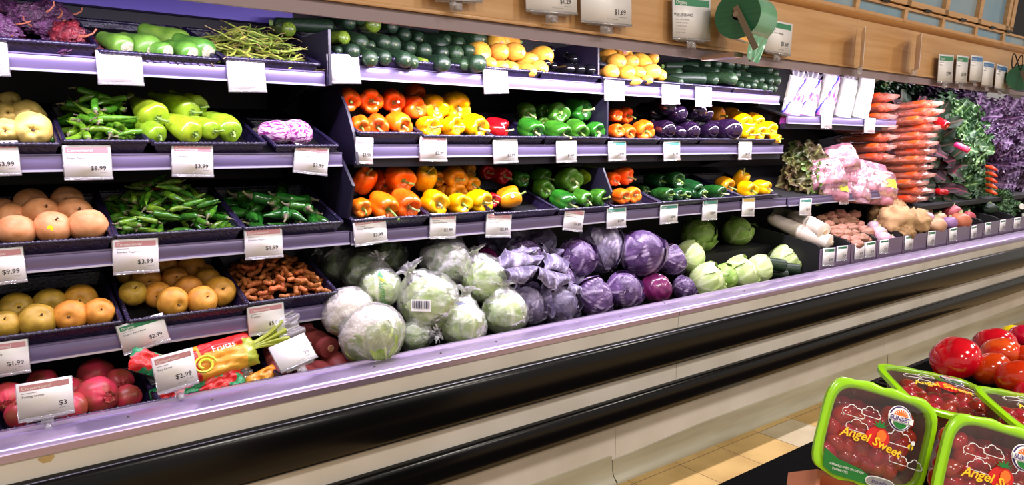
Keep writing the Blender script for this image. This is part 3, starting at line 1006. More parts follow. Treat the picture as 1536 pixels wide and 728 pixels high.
    for nm, mt in (('dried', 'dry_chile'), ('dried', 'dry_chile_red'))[:2 if i < 2 else 1]:
        proto(nm, 'dried_chile', [('body', blob(dry, 28, 22).mesh('dried_chile', [MATS[mt]], 0)), ('stem', MB().tube([(0, 0, .6), (.08, .03, .9), (.3, .06, 1.15), (.5, .1, 1.2)], [.07, .045, .03, .035], 6).mesh('stem', [MATS['dry_stem']]))])
    ln7 = 2.0 + .2 * i
    b7 = elong(lambda t: (.34 + .16 * sm(.2, .8, t)) * ends(t, .18, .14), ln7, i, .03 * (i - 1), 5, .02, 20, 24)
    proto('opo', 'pale_gourd', [('body', b7.mesh('pale_gourd', [MATS['opo_skin']], 0)), ('cut_end', disc(.3, ln7 / 2 - .035, .015 * (i - 1) * ln7, .035).mesh('cut_end', [MATS['opo_end']], 0))])


def fruit(seed, asp=.92, dim=.12, base=.06, lob=0, ld=.03, pear=0, wob=.03):
    rg = random.Random(seed)
    off = Vector((rg.uniform(0, 50), 0, 0))

    def fn(t, p):
        s_, c_ = sin(p), cos(p)
        r = .5 * s_ ** .92
        z = .5 * asp * c_
        if pear and c_ > 0:
            r *= 1 - pear * sm(0, 1, c_)
            z *= 1 + pear * .5
        n = 1 + wob * noise.noise(Vector((s_ * cos(t), s_ * sin(t), c_)) * 1.6 + off)
        if lob:
            n *= 1 - ld * (1 - abs(cos(lob * t / 2)))
        if c_ > 0:
            z -= dim * exp(-(r / .11) ** 2)
        else:
            z += base * exp(-(r / .13) ** 2)
        return (r * n * cos(t), r * n * sin(t), z * n)
    return blob(fn, 28, 20)


for i in range(3):
    st = MB().tube([(0, 0, .36), (.01, 0, .42), (.03, .01, .47)], [.035, .022, .03], 6)
    for nm, kind, mt in (('pear_peach', 'asian_pear', 'pear_peach'), ('pear_gold', 'asian_pear', 'pear_gold'), ('pear_olive', 'asian_pear', 'pear_olive')):
        parts = [('body', fruit(i, .9, .1, .05).mesh(kind, [MATS[mt]], 0)), ('stem', st.mesh('stem', [MATS['fruit_stem']]))]
        proto(nm, kind, parts)
    proto('quince', 'quince', [('body', fruit(i + 20, .95, .16, .12, 5, .06, .12, .06).mesh('quince', [MATS['quince_skin']], 0)), ('stem', st.mesh('stem', [MATS['fruit_stem']]))])
    cr = MB()
    cr.grid(lambda u, v: ((.09 + .05 * v) * cos(2 * pi * u), (.09 + .05 * v) * sin(2 * pi * u), .42 + .10 * v * (1 + .5 * cos(12 * pi * u))), 36, 4, True)
    proto('pomegranate', 'pomegranate', [('body', fruit(i + 30, .95, .0, .05, 6, .04, 0, .05).mesh('pomegranate', [MATS['pomegranate_skin']], 0)), ('crown', cr.mesh('crown', [MATS['pomegranate_crown']], 0))])
    tm = fruit(i + 40, .80, .05, .02, 5, .03, 0, .03)
    for nm, mt in (('tomato', 'tomato_skin'), ('tomato_str', 'tomato_stripe'), ('tomato_yel', 'yellow_tomato')):
        proto(nm, 'tomato', [('body', tm.mesh('tomato', [MATS[mt]], 0)), ('blossom_end', MB().grid(lambda u, v: (.012 * v * cos(2 * pi * u), .012 * v * sin(2 * pi * u), -.378 - .004 * (1 - v)), 8, 2, True).mesh('blossom_end', [MATS['scar_tan']], 0))])
proto('grape', 'grape_tomato', [('body', fruit(50, 1.35, .03, .01).mesh('grape_tomato', [MATS['grape_tomato']], 0))])
proto('grape', 'grape_tomato', [('body', fruit(51, 1.2, .03, .01).mesh('grape_tomato', [MATS['grape_tomato']], 0))])
stk = MB().grid(lambda u, v: (.085 * v * cos(2 * pi * u), .085 * v * sin(2 * pi * u), .004 * (1 - v)), 14, 2, True)
STK = {'y': stk.mesh('sticker', [MATS['sticker_yellow']]), 'b': stk.mesh('sticker', [MATS['sticker_blue']])}


def sticker(root, d, r, k='y'):
    """small fruit sticker on the skin of root, in world direction d, at local radius r."""
    q = root.rotation_quaternion.inverted()
    dl = (q @ Vector(d).normalized())
    o = link('sticker', STK[k], root)
    o.location = dl * r
    o.rotation_mode = 'QUATERNION'
    o.rotation_quaternion = dl.to_track_quat('Z', 'Y')
    o['label'] = 'yellow fruit sticker' if k == 'y' else 'small blue and white sticker'


def pile(kind, specs, Yf, desc, where, group, cat, dirf=None, seed=1, key=lambda s: s[3]):
    """specs: (px, py, w, dy[, kind][, dir]); labels count along each row from the left."""
    rg = random.Random(seed)
    row = lambda q: 0 if q[3] < .115 else 1 if q[3] < .235 else 2
    rows = sorted({row(s) for s in specs})
    nm = ['front row', 'middle row', 'rear row']
    out = []
    for r in rows:
        n = nm[r]
        for i, s in enumerate(sorted([q for q in specs if row(q) == r], key=lambda q: q[0])):
            Y = Yf + s[3]
            p = at(s[0], s[1], Y)
            k = s[4] if len(s) > 4 and s[4] else kind
            d = s[5] if len(s) > 5 else (dirf(rg) if dirf else (rg.uniform(-.3, .3), -1, rg.uniform(-.45, .05)))
            ds = desc[k] if isinstance(desc, dict) else desc
            nrow = sum(1 for q in specs if row(q) == r)
            if len(specs) == 1:
                lab = f'{ds} {where}'
            elif nrow == 1:
                lab = f'{ds} {where}, alone in its {n}'
            else:
                lab = f'{ds} {where}, {ORD[i]} from left in {n}'
            out.append(put(k, p, s[2] * dep(p) / FPX, d, None, lab, cat, group, rg, sc3=s[6] if len(s) > 6 else None))
    return out


# ---- bell peppers, middle shelf
YA = YR2
pile('pep_orange', [(523, 148, 36, .17), (555, 152, 41, .17), (588.5, 151, 39, .18), (618.5, 161, 38, .17), (540, 187.5, 32, .07), (565, 187.5, 37, .07), (597, 185.5, 39, .07), (622, 142, 36, .29)], YA, 'orange bell pepper', 'on the middle shelf', 'orange bell peppers on the middle shelf', 'bell pepper', seed=4)
pile('pep_yellow', [(649.5, 161, 44, .17), (683, 158, 47, .17), (641, 191, 38, .07), (676, 191, 36, .07), (710.6, 189, 40, .07)], YA, 'yellow bell pepper', 'on the middle shelf', 'yellow bell peppers on the middle shelf', 'bell pepper', seed=5)
pile('pep_red', [(743, 193, 36, .09, None, (.75, -.8, -.25))], YA, 'single dark red bell pepper', 'beside the yellow peppers on the middle shelf', None, 'bell pepper', seed=6)
pile('pep_green', [(788.5, 167, 31, .2), (813, 167, 28, .24), (835, 170, 37, .16), (864.6, 163.6, 38, .16), (889, 167, 26, .16), (795, 193.5, 37, .07), (813, 184, 22, .2), (834, 197, 36, .07), (864, 195, 35, .07), (891, 196.5, 31, .07)], YA, 'green bell pepper', 'on the middle shelf', 'green bell peppers on the middle shelf', 'bell pepper', seed=7)
pile('pep_orange', [(921, 173, 22, .16), (934, 173, 27, .2), (923, 197, 24, .07), (941, 197, 23, .07), (964, 195, 33, .07)], YA, 'small orange pepper', 'beside the eggplants on the middle shelf', 'orange peppers beside the eggplants', 'bell pepper', seed=8)
pile('eggplant', [(993, 160, 31, .16), (1011, 171, 27, .12), (1034, 163, 31, .16), (1050, 172, 22, .16), (992, 193, 29, .05), (1012, 198, 20, .05), (1030, 196, 28, .05), (1058, 197, 24, .05), (1085, 194, 34, .05, None, (.3, -1, -.1)), (975, 166, 26, .24), (1022, 178, 24, .24)], YA, 'glossy dark purple eggplant', 'on the middle shelf', 'purple eggplants on the middle shelf', 'eggplant', lambda r: (r.uniform(-.2, .2), -1, r.uniform(-.3, .1)), 9)
pile('pep_yellow', [(1072, 172, 28, .2, 'pep_amber'), (1094, 172, 26, .2, 'pep_amber'), (1108, 182, 33, .13), (1131, 181, 26, .13), (1116, 200, 30, .05), (1133, 198, 26, .05), (1150, 194, 27, .05), (1163, 208, 15, .0)], YA, {'pep_yellow': 'yellow pepper', 'pep_amber': 'shade-toned yellow pepper'}, 'at the middle shelf end', 'yellow peppers at the middle shelf end', 'bell pepper', seed=10)  # rear yellow peppers take the amber skin, their shade painted in
# ---- bell peppers, lower shelf
YB = YR3
pile('pep_orange', [(546, 272, 37, .16, None, (.1, -.6, .8)), (598, 267.5, 45, .17), (572, 273, 40, .26), (541, 311, 32, .06), (573, 308, 44, .07), (606, 304.5, 46, .07)], YB, 'orange bell pepper', 'on the lower pepper shelf', 'orange bell peppers on the lower pepper shelf', 'bell pepper', seed=11)
pile('pep_yellow', [(637.7, 269, 36, .16, None, (.05, -.6, .8)), (656, 268, 26, .24, 'pep_amber'), (681, 265, 39, .2, 'pep_amber'), (699, 255, 26, .3, 'pep_amber'), (705, 274, 27, .18, 'pep_amber'), (683, 287, 36, .2, 'pep_amber'), (651, 303, 41, .07), (687.7, 306, 37, .07), (717.5, 302, 39, .07), (661, 290, 28, .24, 'pep_amber')], YB, {'pep_yellow': 'yellow bell pepper', 'pep_amber': 'shade-toned yellow bell pepper'}, 'on the lower pepper shelf', 'yellow bell peppers on the lower pepper shelf', 'bell pepper', seed=12)  # amber skin darkens the yellow peppers behind, shade put into colour
am = pile('pep_amber', [(762, 297, 37, .1, None, (1, -.3, .2))], YB, 'lone amber bell pepper with a blue sticker', 'on the lower shelf', None, 'bell pepper', seed=13)
sticker(am[0], (-.25, -1, .25), .49, 'b')
pile('pep_red', [(737, 300, 26, .12), (750, 262, 30, .26), (728, 258, 26, .30)], YB, 'dark red bell pepper', 'behind yellow ones, lower shelf', 'red bell peppers on the lower shelf', 'bell pepper', seed=14)
pile('pep_green', [(778, 267, 28, .24), (810, 264, 31, .24), (813.5, 283, 32, .16), (850, 271, 44, .17), (884, 265, 37, .17, 'pep_lime'), (843.6, 300, 33, .06), (872, 297, 29, .06), (896, 297.5, 32, .06)], YB, {'pep_green': 'green bell pepper', 'pep_lime': 'lime green bell pepper'}, 'on the lower pepper shelf', 'green bell peppers on the lower pepper shelf', 'bell pepper', seed=15)
pile('pep_orange', [(918, 268, 23, .15), (933, 264, 30, .17), (930, 294, 26, .06), (948, 292, 26, .06)], YB, 'small orange pepper', 'after the divider on the lower shelf', 'orange peppers after the divider on the lower shelf', 'bell pepper', seed=16)
pile('poblano', [(981, 270, 26, .24), (1006, 270, 31, .17), (1033, 281, 32, .1), (992, 291, 26, .05), (1008, 291, 22, .05), (1023, 290, 22, .05), (1046, 288, 20, .05), (1069, 287, 28, .05), (963, 285, 18, .18)], YB, 'dark green poblano pepper', 'on the lower shelf', 'poblano peppers on the lower shelf', 'poblano pepper', seed=17)
pile('pep_yellow', [(1086, 277, 27, .14, 'pep_amber'), (1110, 270, 26, .16, None, (.05, -.5, .9)), (1120, 284, 28, .06), (1142, 281, 25, .06)], YB, {'pep_yellow': 'small yellow pepper', 'pep_amber': 'small amber pepper'}, 'at the lower shelf end', 'yellow peppers at the lower shelf end', 'bell pepper', seed=18)

# ---- zucchini / squash, upper shelf
YT = YR1
zd = lambda r: (r.uniform(-.15, .2), -1, r.uniform(-.3, -.05))
ZP = 'zucchini_pale'
pile('zucchini', [(549, 37, 23, .36, ZP), (577, 42, 20, .36), (595, 50, 20, .36), (615, 55, 20, .36), (510.6, 33, 21, .36), (529, 29, 19, .36), (424, 43, 22, .36, ZP), (457, 38, 21, .36, None, (1, -.3, 0)), (503, 57.5, 20, .2, ZP), (524, 58.6, 24, .2), (543, 66, 16, .2), (559, 61, 23, .2), (579, 66, 23, .2), (601, 73, 21, .2), (501, 76, 14, .06), (518, 77, 22, .06), (541, 81, 24, .06), (563, 82, 22, .06), (585, 85, 24, .06), (607, 89, 20, .06)], YT, {'zucchini': 'dark zucchini', ZP: 'yellowish zucchini'}, 'in tray by purple divider', 'zucchini in the tray by the divider', 'zucchini', zd, 21)
pile('zucchini', [(640, 62, 26, .3), (656, 58, 17, .3), (673, 64, 20, .3), (692, 57, 25, .3), (625, 77, 22, .17), (645, 75, 20, .17), (664, 81, 23, .17), (688, 75, 18, .17), (623, 92, 16, .06, ZP), (645, 94, 24, .06), (664, 96, 14, .06), (679, 97, 17, .06), (699, 96, 26, .06)], YT, {'zucchini': 'dark zucchini', ZP: 'yellowish zucchini'}, 'in tray before yellow squash', 'zucchini in the tray before the yellow squash', 'zucchini', zd, 22)
sd = lambda r: (r.uniform(-.25, .2), -1, r.uniform(-.35, 0))
pile('squash', [(737, 62, 28, .3), (762, 62, 22, .3, None, (-1, -.2, -.1)), (713, 75, 29, .17), (737, 80, 27, .17), (758.5, 80, 27, .17), (780, 85, 27, .17), (803, 84, 29, .17), (727, 97, 20, .06), (746, 98, 19, .06), (763, 101, 19, .06), (782, 102, 21, .06), (801, 102, 21, .06)], YT, 'yellow summer squash', 'by the zucchini', 'yellow squash by the zucchini', 'squash', sd, 23)
pile('eggplant_small', [(823.6, 76, 12, .2), (857, 87, 16, .17), (884, 85, 16, .17), (817, 95, 12, .06), (829, 98, 11, .06), (848, 103, 16, .06), (866, 103, 16, .06), (882, 104, 16, .06)], YT, 'small round black eggplant', 'on the upper shelf', 'small black eggplants on the upper shelf', 'eggplant', seed=24)
pile('squash', [(905, 82, 20, .28), (940, 78, 26, .28, None, (-.8, -.6, 0)), (919, 91, 24, .17), (939, 94, 22, .17), (955, 92, 21, .17), (968, 89, 18, .17), (909, 109, 22, .06), (930, 108, 22, .06), (948, 108, 18, .06), (968, 106, 24, .06), (982, 111, 18, .06), (944, 118, 14, .02), (964, 119, 14, .02)], YT, 'yellow summer squash', 'after the divider', 'yellow squash after the divider', 'squash', sd, 25)
pile('zucchini', [(1022, 100, 15, .3, None, (.9, -.5, 0)), (1046, 97, 15, .3), (1063, 95, 14, .3), (1078, 94, 17, .3), (1093, 96, 12, .3), (1104, 99, 11, .3), (1048, 108, 14, .18), (1061, 106, 12, .18), (1075, 108, 14, .18), (1090, 112, 13, .18), (1103, 111, 12, .18), (995, 111, 16, .18), (1006, 120, 12, .06), (1030, 118, 18, .06, None, (.9, -.5, 0)), (1054, 118, 14, .06), (1070, 118, 18, .06), (1086, 121, 13, .06), (1097, 125, 11, .06)], YT, 'dark zucchini', 'in wide tray past squash', 'zucchini in the wide tray', 'zucchini', zd, 26)
pile('zucchini', [(1139, 105, 12, .2), (1150, 108, 11, .2), (1113, 118, 12, .12), (1126, 118, 12, .12), (1138, 117, 12, .12), (1150, 118, 13, .12), (1107, 129, 10, .05), (1117, 128, 11, .05), (1130, 129, 12, .05), (1143, 131, 11, .05), (1152, 132, 9, .05)], YT, 'dark zucchini', 'at the upper shelf end', 'zucchini at the upper shelf end', 'zucchini', zd, 27)

# ---- left bay
pile('opo', [(170, 64, 34, .10, None, (.5, -1, -.35)), (205, 68, 42, .12, None, (.5, -1, -.3)), (231, 73, 27, .07, None, (.4, -1, -.25)), (269, 75, 33, .08, None, (.5, -1, -.3)), (287, 70, 40, .12, None, (.45, -1, -.4)), (245, 55, 36, .22, None, (.8, -.6, -.3))], YT, 'pale green gourd with scarred end', 'in the half-empty tray', 'pale gourds in the upper left tray', 'gourd', seed=31)
pile('quince', [(49, 194, 54, .08), (42, 174, 50, .19), (10, 172, 36, .19), (10, 196, 38, .08), (16, 152, 30, .28), (-2, 152, 26, .28)], YR2, 'pale yellow quince', 'on the second shelf', 'quinces on the second shelf', 'quince', lambda r: (r.uniform(-.2, .4), -1, r.uniform(-.1, .3)), 32)
cd = lambda r: (r.uniform(.1, .5), -1, r.uniform(-.5, -.25))
pile('cubanelle', [(216, 161, 43, .15), (216, 190, 32, .1), (256, 154, 36, .2), (260, 185, 40, .08), (279, 150, 34, .2), (291, 186, 33, .08), (325, 184, 38, .08)], YR2, 'pale green cubanelle pepper', 'on the second shelf', 'cubanelle peppers on the second shelf', 'cubanelle pepper', cd, 33)
pile('graffiti', [(413, 198, 36, .10, None, (.9, -.6, -.1)), (441, 199, 40, .10, None, (.6, -.8, -.1))], YR2, 'purple and white striped eggplant', 'in the nearly empty tray', 'striped eggplants', 'eggplant', seed=34)
pd = lambda r: (r.uniform(-.3, .5), -.9, r.uniform(-.2, .9))
pp = pile('pear_peach', [(24.7, 346, 52, .07, None, (.2, .3, 1)), (79, 341, 51, .07, None, (.25, -.8, .75)), (132, 338, 54, .07, None, (0, .3, 1)), (18, 330, 50, .17), (61.8, 321, 52, .16), (112, 322, 52, .16), (47, 306, 48, .26), (101, 301, 44, .26), (4, 314, 34, .26)], YR3, 'large peach coloured pear', 'on the third shelf', 'peach coloured pears on the third shelf', 'pear', pd, 35)
for o, d in ((pp[1], (-.2, -1, .05)), (pp[2], (.05, -.75, .7))):
    sticker(o, d, .475)
gp = pile('pear_olive', [(8, 487.7, 44, .06), (55.8, 481, 53, .06, None, (.3, -.9, .6)), (105.8, 474, 48, .06, 'pear_gold'), (148, 469, 44, .06, 'pear_gold'), (25, 462.7, 48, .15), (75, 457, 48, .15), (121, 450, 47, .15, 'pear_gold')], YR4, {'pear_olive': 'greenish gold pear', 'pear_gold': 'golden pear'}, 'in the lowest left tray', 'pears in the lowest left tray', 'pear', pd, 36)
g2 = pile('pear_gold', [(200, 440, 39, .12, 'pear_olive'), (237, 443, 40, .12), (259, 453, 46, .06), (303, 451, 45, .06), (330, 438, 46, .1), (283, 433.7, 41, .16), (262, 420, 40, .22), (220, 420, 40, .22), (287, 402, 42, .28), (312, 420, 37, .22), (247, 397, 36, .28), (190, 414, 28, .28), (307, 410, 30, .28)], YR4, {'pear_gold': 'golden brown pear', 'pear_olive': 'olive gold pear'}, 'in the piled tray', 'pears in the piled tray', 'pear', pd, 37)
sticker(g2[1] if len(g2) > 1 else g2[0], (.1, -1, -.3), .47)
pile('pomegranate', [(144.6, 595, 60, .1, None, (.5, -1, .15)), (104, 612, 50, .06, None, (0, -.4, 1)), (32, 622, 44, .06, None, (0, -.3, 1)), (191, 598, 42, .12, None, (.3, -.7, -.4)), (178, 574, 42, .2, None, (.1, -1, .0)), (109, 588, 42, .2), (12, 596, 46, .16), (143, 562, 50, .28), (64, 574, 42, .26)], 2.14, 'pink red pomegranate', 'behind the steel rail', 'pomegranates behind the rail', 'pomegranate', seed=38)


# ---- loose heaps in trays (scattered)
def heap(kind, trayk, n, diam, desc, group, cat, seed, x0=.05, x1=.95, y0=.06, y1=.8, hmax=.05, flat=.25, base=.012, lie=True, yawr=pi, mix=None):
    rg = random.Random(seed)
    ax, W, Y, z, D = TR[trayk]
    zf = z - .05
    pl = []
    for i in range(n):
        best = None
        for _ in range(9):
            u, v = rg.uniform(x0, x1), rg.uniform(y0, y1)
            p = (u * W, v * D)
            dd = min([(p[0] - q[0]) ** 2 + (p[1] - q[1]) ** 2 for q in pl[-40:]], default=1)
            if best is None or dd > best[0]:
                best = (dd, p, u, v)
        _, p, u, v = best
        pl.append(p)
        h = base + hmax * (i / n) * max(0, sin(pi * min(1, max(0, (u - x0) / (x1 - x0)))) ** .5) * sin(pi * min(1, .25 + .75 * (v - y0) / (y1 - y0))) ** .5
        loc = Vector((ax + p[0], Y + p[1] * cos(TILT), zf + p[1] * sin(TILT) + h))
        th = rg.uniform(-yawr, yawr)
        d = Vector((cos(th), sin(th) * cos(TILT), sin(th) * sin(TILT) + rg.uniform(-flat, flat)))
        k, ds = kind, desc
        if mix and i in mix:
            k, ds = mix[i]
        put(k, loc, diam * rg.uniform(.85, 1.15), d, None, ds, cat, group if ds == desc else None, rg)


heap('dried', 'woven tray of wrinkled dark dried chiles on the upper left shelf', 56, .066, 'wrinkled dark purple dried chile with tan stem in the upper left tray', 'dried chiles', 'dried chile', 41, .04, .97, .06, .95, .11, .3)
heap('pod', 'woven tray heaped with thin green pods beside the divider', 250, .0075, 'thin green pod with a stem in the heap beside the purple divider', 'thin green pods', 'pod', 42, .06, .95, .05, .85, .12, .35)
heap('finger', 'woven tray of slim green finger peppers', 90, .0195, 'slim curved green finger pepper in its tray on the second shelf', 'finger peppers', 'pepper', 43, .12, .9, .12, .88, .14, .4)
heap('serrano', 'woven tray heaped with serrano peppers', 150, .0185, 'small green serrano pepper in the heaped tray on the third shelf', 'serrano peppers', 'pepper', 44, .07, .95, .08, .95, .14, .35, mix={138: ('serrano_r', 'single serrano pepper turning red in the green heap')})
heap('jalapeno', 'woven tray of glossy dark green jalapenos', 46, .034, 'glossy dark green jalapeno in its tray on the third shelf', 'jalapenos', 'pepper', 45, .13, .9, .12, .92, .10, .3)
heap('turmeric', 'woven tray of small orange turmeric roots', 150, .0155, 'small knobbly orange turmeric root in its tray', 'turmeric roots', 'root', 46, .06, .95, .06, .9, .10, .35)


# ------------------------------------------------------------------ leafy heads
def leaf_shell(mb, az, R, span, half, flare, ruf, seed, mi=0, nu=14, nv=16, k=0., veins=7):
    """one wrapping leaf on a ball of radius R, growing from the -Z pole; az azimuth."""
    rg = random.Random(seed)
    o = rg.uniform(0, 40)

    def fn(u, v):
        a = u * 2 - 1
        ph = pi - (.12 + v * span)
        wd = half * (sin(min(1, v * 1.05 + .12) * pi * .62)) ** .7
        if v > .8:
            wd *= sqrt(max(0.02, 1 - ((v - .8) / .21) ** 2)) * .45 + .55
        th = az + a * wd / max(.35, sin(ph))
        e = abs(a) ** 3 * .6 + v ** 4
        r = R + flare * (v ** 3 + abs(a) ** 4 * .5) + ruf * e * (noise.noise(Vector((a * 3 + o, v * 3, 0))) + .5 * sin(a * 9 + v * 11 + o))
        rib = exp(-(a / .06) ** 2) * (1 - .6 * v)
        sv = abs(((v * veins + abs(a) * veins * .55) % 1) - .5) * 2
        vv = max(rib, (sm(.78, 1, sv)) * .75)
        r += .012 * vv + .006 * noise.noise(Vector((a * 5, v * 5, o)))
        return (r * sin(ph) * cos(th), r * sin(ph) * sin(th), r * cos(ph), vv)
    mb.grid(fn, nu, nv, False, mi)
    return mb


def cabbage(name, kind, mat, mat_leaf, seed, nl=4, flare=.03, ruf=.03, big=None, asp=.92):
    hb = blob(lambda t, p: (lambda d, r: (d.x * r, d.y * r, d.z * r * asp, .55 * sm(.25, .6, noise.noise(Vector((atan2(d.y, d.x) * 3, d.z * 2.5 + seed, seed))) + .3 * abs(noise.noise(d * 9)))))(Vector((sin(p) * cos(t), sin(p) * sin(t), cos(p))), .49 + .012 * noise.noise(Vector((sin(p) * cos(t) * 3 + seed, sin(p) * sin(t) * 3, cos(p) * 3))) + .008 * sin(5 * t + 3 * cos(p) * 4)), 34, 24)
    parts = [('head', hb.mesh(kind, [MATS[mat]], 0))]
    rg = random.Random(seed)
    for i in range(nl):
        mb = leaf_shell(MB(), i * 2 * pi / nl + rg.uniform(-.3, .3), .505 + .012 * i, rg.uniform(1.7, 2.35), rg.uniform(.8, 1.05), flare * rg.uniform(.5, 1.6), ruf, seed * 10 + i)
        parts.append(('outer_leaf', mb.mesh('outer_leaf', [MATS[mat_leaf]], 0)))
    if big:
        for i in range(big):
            mb = leaf_shell(MB(), i * 2 * pi / big + rg.uniform(-.3, .3), .55 + .02 * i, rg.uniform(1.35, 1.7), rg.uniform(.95, 1.2), .5 * rg.uniform(.7, 1.3), .2, seed * 10 + i + 55, 0, 22, 22)
            parts.append(('loose_leaf', mb.mesh('loose_leaf', [MATS['red_outer_leaf' if kind == 'red_cabbage' else mat_leaf]], 0)))
    proto(name, kind, parts)


for i in range(3):
    cabbage('redcab', 'red_cabbage', 'red_cabbage', 'red_cabbage', 3 + i, 5, .02, .02)
    cabbage('greencab', 'green_cabbage', 'cabbage_leaf', 'cabbage_leaf', 13 + i, 4, .02, .02)
    cabbage('palecab', 'green_cabbage', 'cabbage_pale', 'cabbage_pale', 23 + i, 4, .04, .03)
for i in range(2):
    cabbage('redleafy', 'red_cabbage', 'red_cabbage', 'red_outer_leaf', 43 + i, 4, .05, .05, 4)
    cabbage('reddark', 'red_cabbage', 'red_outer_leaf', 'red_outer_leaf', 53 + i, 5, .06, .05)
cabbage('redbare', 'red_cabbage', 'red_cabbage_bare', 'red_cabbage_bare', 63, 0)
cabbage('radic', 'radicchio', 'radicchio', 'radicchio', 66, 4, .02, .02)


def single(name, label, cat, loc, s, d, var=0, roll=0, sc3=None, group=None):
    return put(name, loc, s, d, roll, label, cat, group, random.Random(3), var, sc3)


def atw(px, py, w, Y):
    p = at(px, py, Y)
    return p, w * dep(p) / FPX


GR = 'red cabbages in the well'
for (px, py, w, Y, nm, d, var, lab) in (
        (962, 377, 76, 2.32, 'redcab', (.3, -.3, .9), 0, 'big glossy red cabbage resting on top of the heap under the shelf'),
        (900, 373, 72, 2.42, 'reddark', (-.1, .6, .8), 0, 'dull grey purple cabbage tucked behind the big glossy one'),
        (866, 386, 62, 2.36, 'redcab', (.1, -.4, .9), 1, 'bright purple cabbage amid ruffled loose leaves'),
        (788, 386, 66, 2.40, 'redleafy', (-.2, -.5, .85), 0, 'red cabbage with wide ruffled loose leaves beside the wrapped lettuce'),
        (838, 420, 62, 2.30, 'redleafy', (.2, -.7, .6), 1, 'red cabbage with lavender leaf flaps in the heap centre'),
        (790, 458, 62, 2.24, 'reddark', (.2, -.8, .5), 1, 'dark red cabbage beside the wrapped lettuce at the rail'),
        (838, 455, 68, 2.22, 'reddark', (.4, -.8, .4), 0, 'dark crinkled cabbage second from the wrapped lettuce at the rail'),
        (893, 447, 62, 2.20, 'redcab', (.5, -.8, .3), 2, 'red cabbage with pale veins behind the rail, third from the wrapped lettuce'),
        (937, 436, 60, 2.20, 'redcab', (.3, -.5, .8), 1, 'pale lavender cabbage with torn edge right under the big glossy one'),
        (984, 433, 54, 2.24, 'redbare', (.2, -.4, .9), 0, 'smooth magenta cabbage with no outer leaves beside the rail'),
        (1027, 432, 38, 2.24, 'redcab', (.5, -.6, .4), 0, 'small shiny red cabbage next to the green cabbages at the rail'),
        (1008, 391, 48, 2.36, 'redcab', (.6, -.5, .3), 2, 'red cabbage half hidden behind the pale leafed green cabbage'),
        (727, 390, 46, 2.5, 'redbare', (0, -.3, 1), 0, 'shaded maroon cabbage behind the wrapped lettuces')):
    p, s = atw(px, py, w, Y)
    single(nm, lab, 'cabbage', p, s * (.92 if nm != 'redleafy' else .84), d, var, var * 1.3, None, GR)


def flap(root, top, bot, Yt, Yb, seed, mat='red_outer_leaf', ruf=.007):
    '''drooping ruffled leaf between a fold line and its ragged outer edge'''
    inv = root.matrix_basis.inverted()
    P = [at(px, py, Yt) for px, py in top]
    Q = [at(px, py, Yb) for px, py in bot]

    def ln(L, u):
        t = u * (len(L) - 1)
        i = min(int(t), len(L) - 2)
        f = t - i
        f = f * f * (3 - 2 * f)
        return L[i].lerp(L[i + 1], f)

    def fn(u, v):
        a, b = ln(P, u), ln(Q, u)
        p = a.lerp(b, v) + Vector((0, -.028 * sin(pi * v) ** .8, .012 * sin(pi * v)))
        n = noise.noise(Vector((u * 5 + seed, v * 2, seed)))
        p += Vector((0, ruf * v * sin(u * 11 + seed) + 1.6 * ruf * n, .8 * ruf * v * sin(u * 19 + seed * 2)))
        k = abs(((u * 6 + v * .8 * (1 if u > .5 else -1)) % 1) - .5) * 2
        vv = max(exp(-((u - .5) / .04) ** 2), .7 * sm(.82, 1, k), .6 * sm(.9, 1, v))
        q = inv @ (p + Vector((0, -.003 * vv, 0)))
        return (q.x, q.y, q.z, vv)
    o = MB().grid(fn, 40, 16).build('loose_leaf', MATS[mat], root, 0)
    return o


LEAFY = {o['label']: o for o in COL.objects if o.get('group') == GR}
ra = LEAFY['red cabbage with wide ruffled loose leaves beside the wrapped lettuce']
rb_ = LEAFY['red cabbage with lavender leaf flaps in the heap centre']
flap(ra, [(742, 408), (760, 403), (786, 400), (806, 398)], [(746, 388), (756, 374), (784, 378), (812, 384)], 2.25, 2.33, 1)
flap(ra, [(756, 404), (774, 401), (801, 398)], [(762, 420), (776, 428), (799, 415)], 2.24, 2.19, 2)
flap(ra, [(748, 398), (770, 384), (800, 380)], [(758, 376), (778, 366), (806, 372)], 2.30, 2.40, 5)
flap(rb_, [(801, 398), (824, 406), (850, 412)], [(804, 419), (832, 437), (852, 424)], 2.23, 2.18, 3)
flap(rb_, [(812, 408), (828, 404), (846, 410)], [(808, 390), (826, 380), (850, 392)], 2.24, 2.34, 4)
flap(rb_, [(845, 420), (856, 424), (864, 428)], [(848, 440), (858, 446), (868, 440)], 2.22, 2.17, 6)
GG = 'green cabbages in the well'
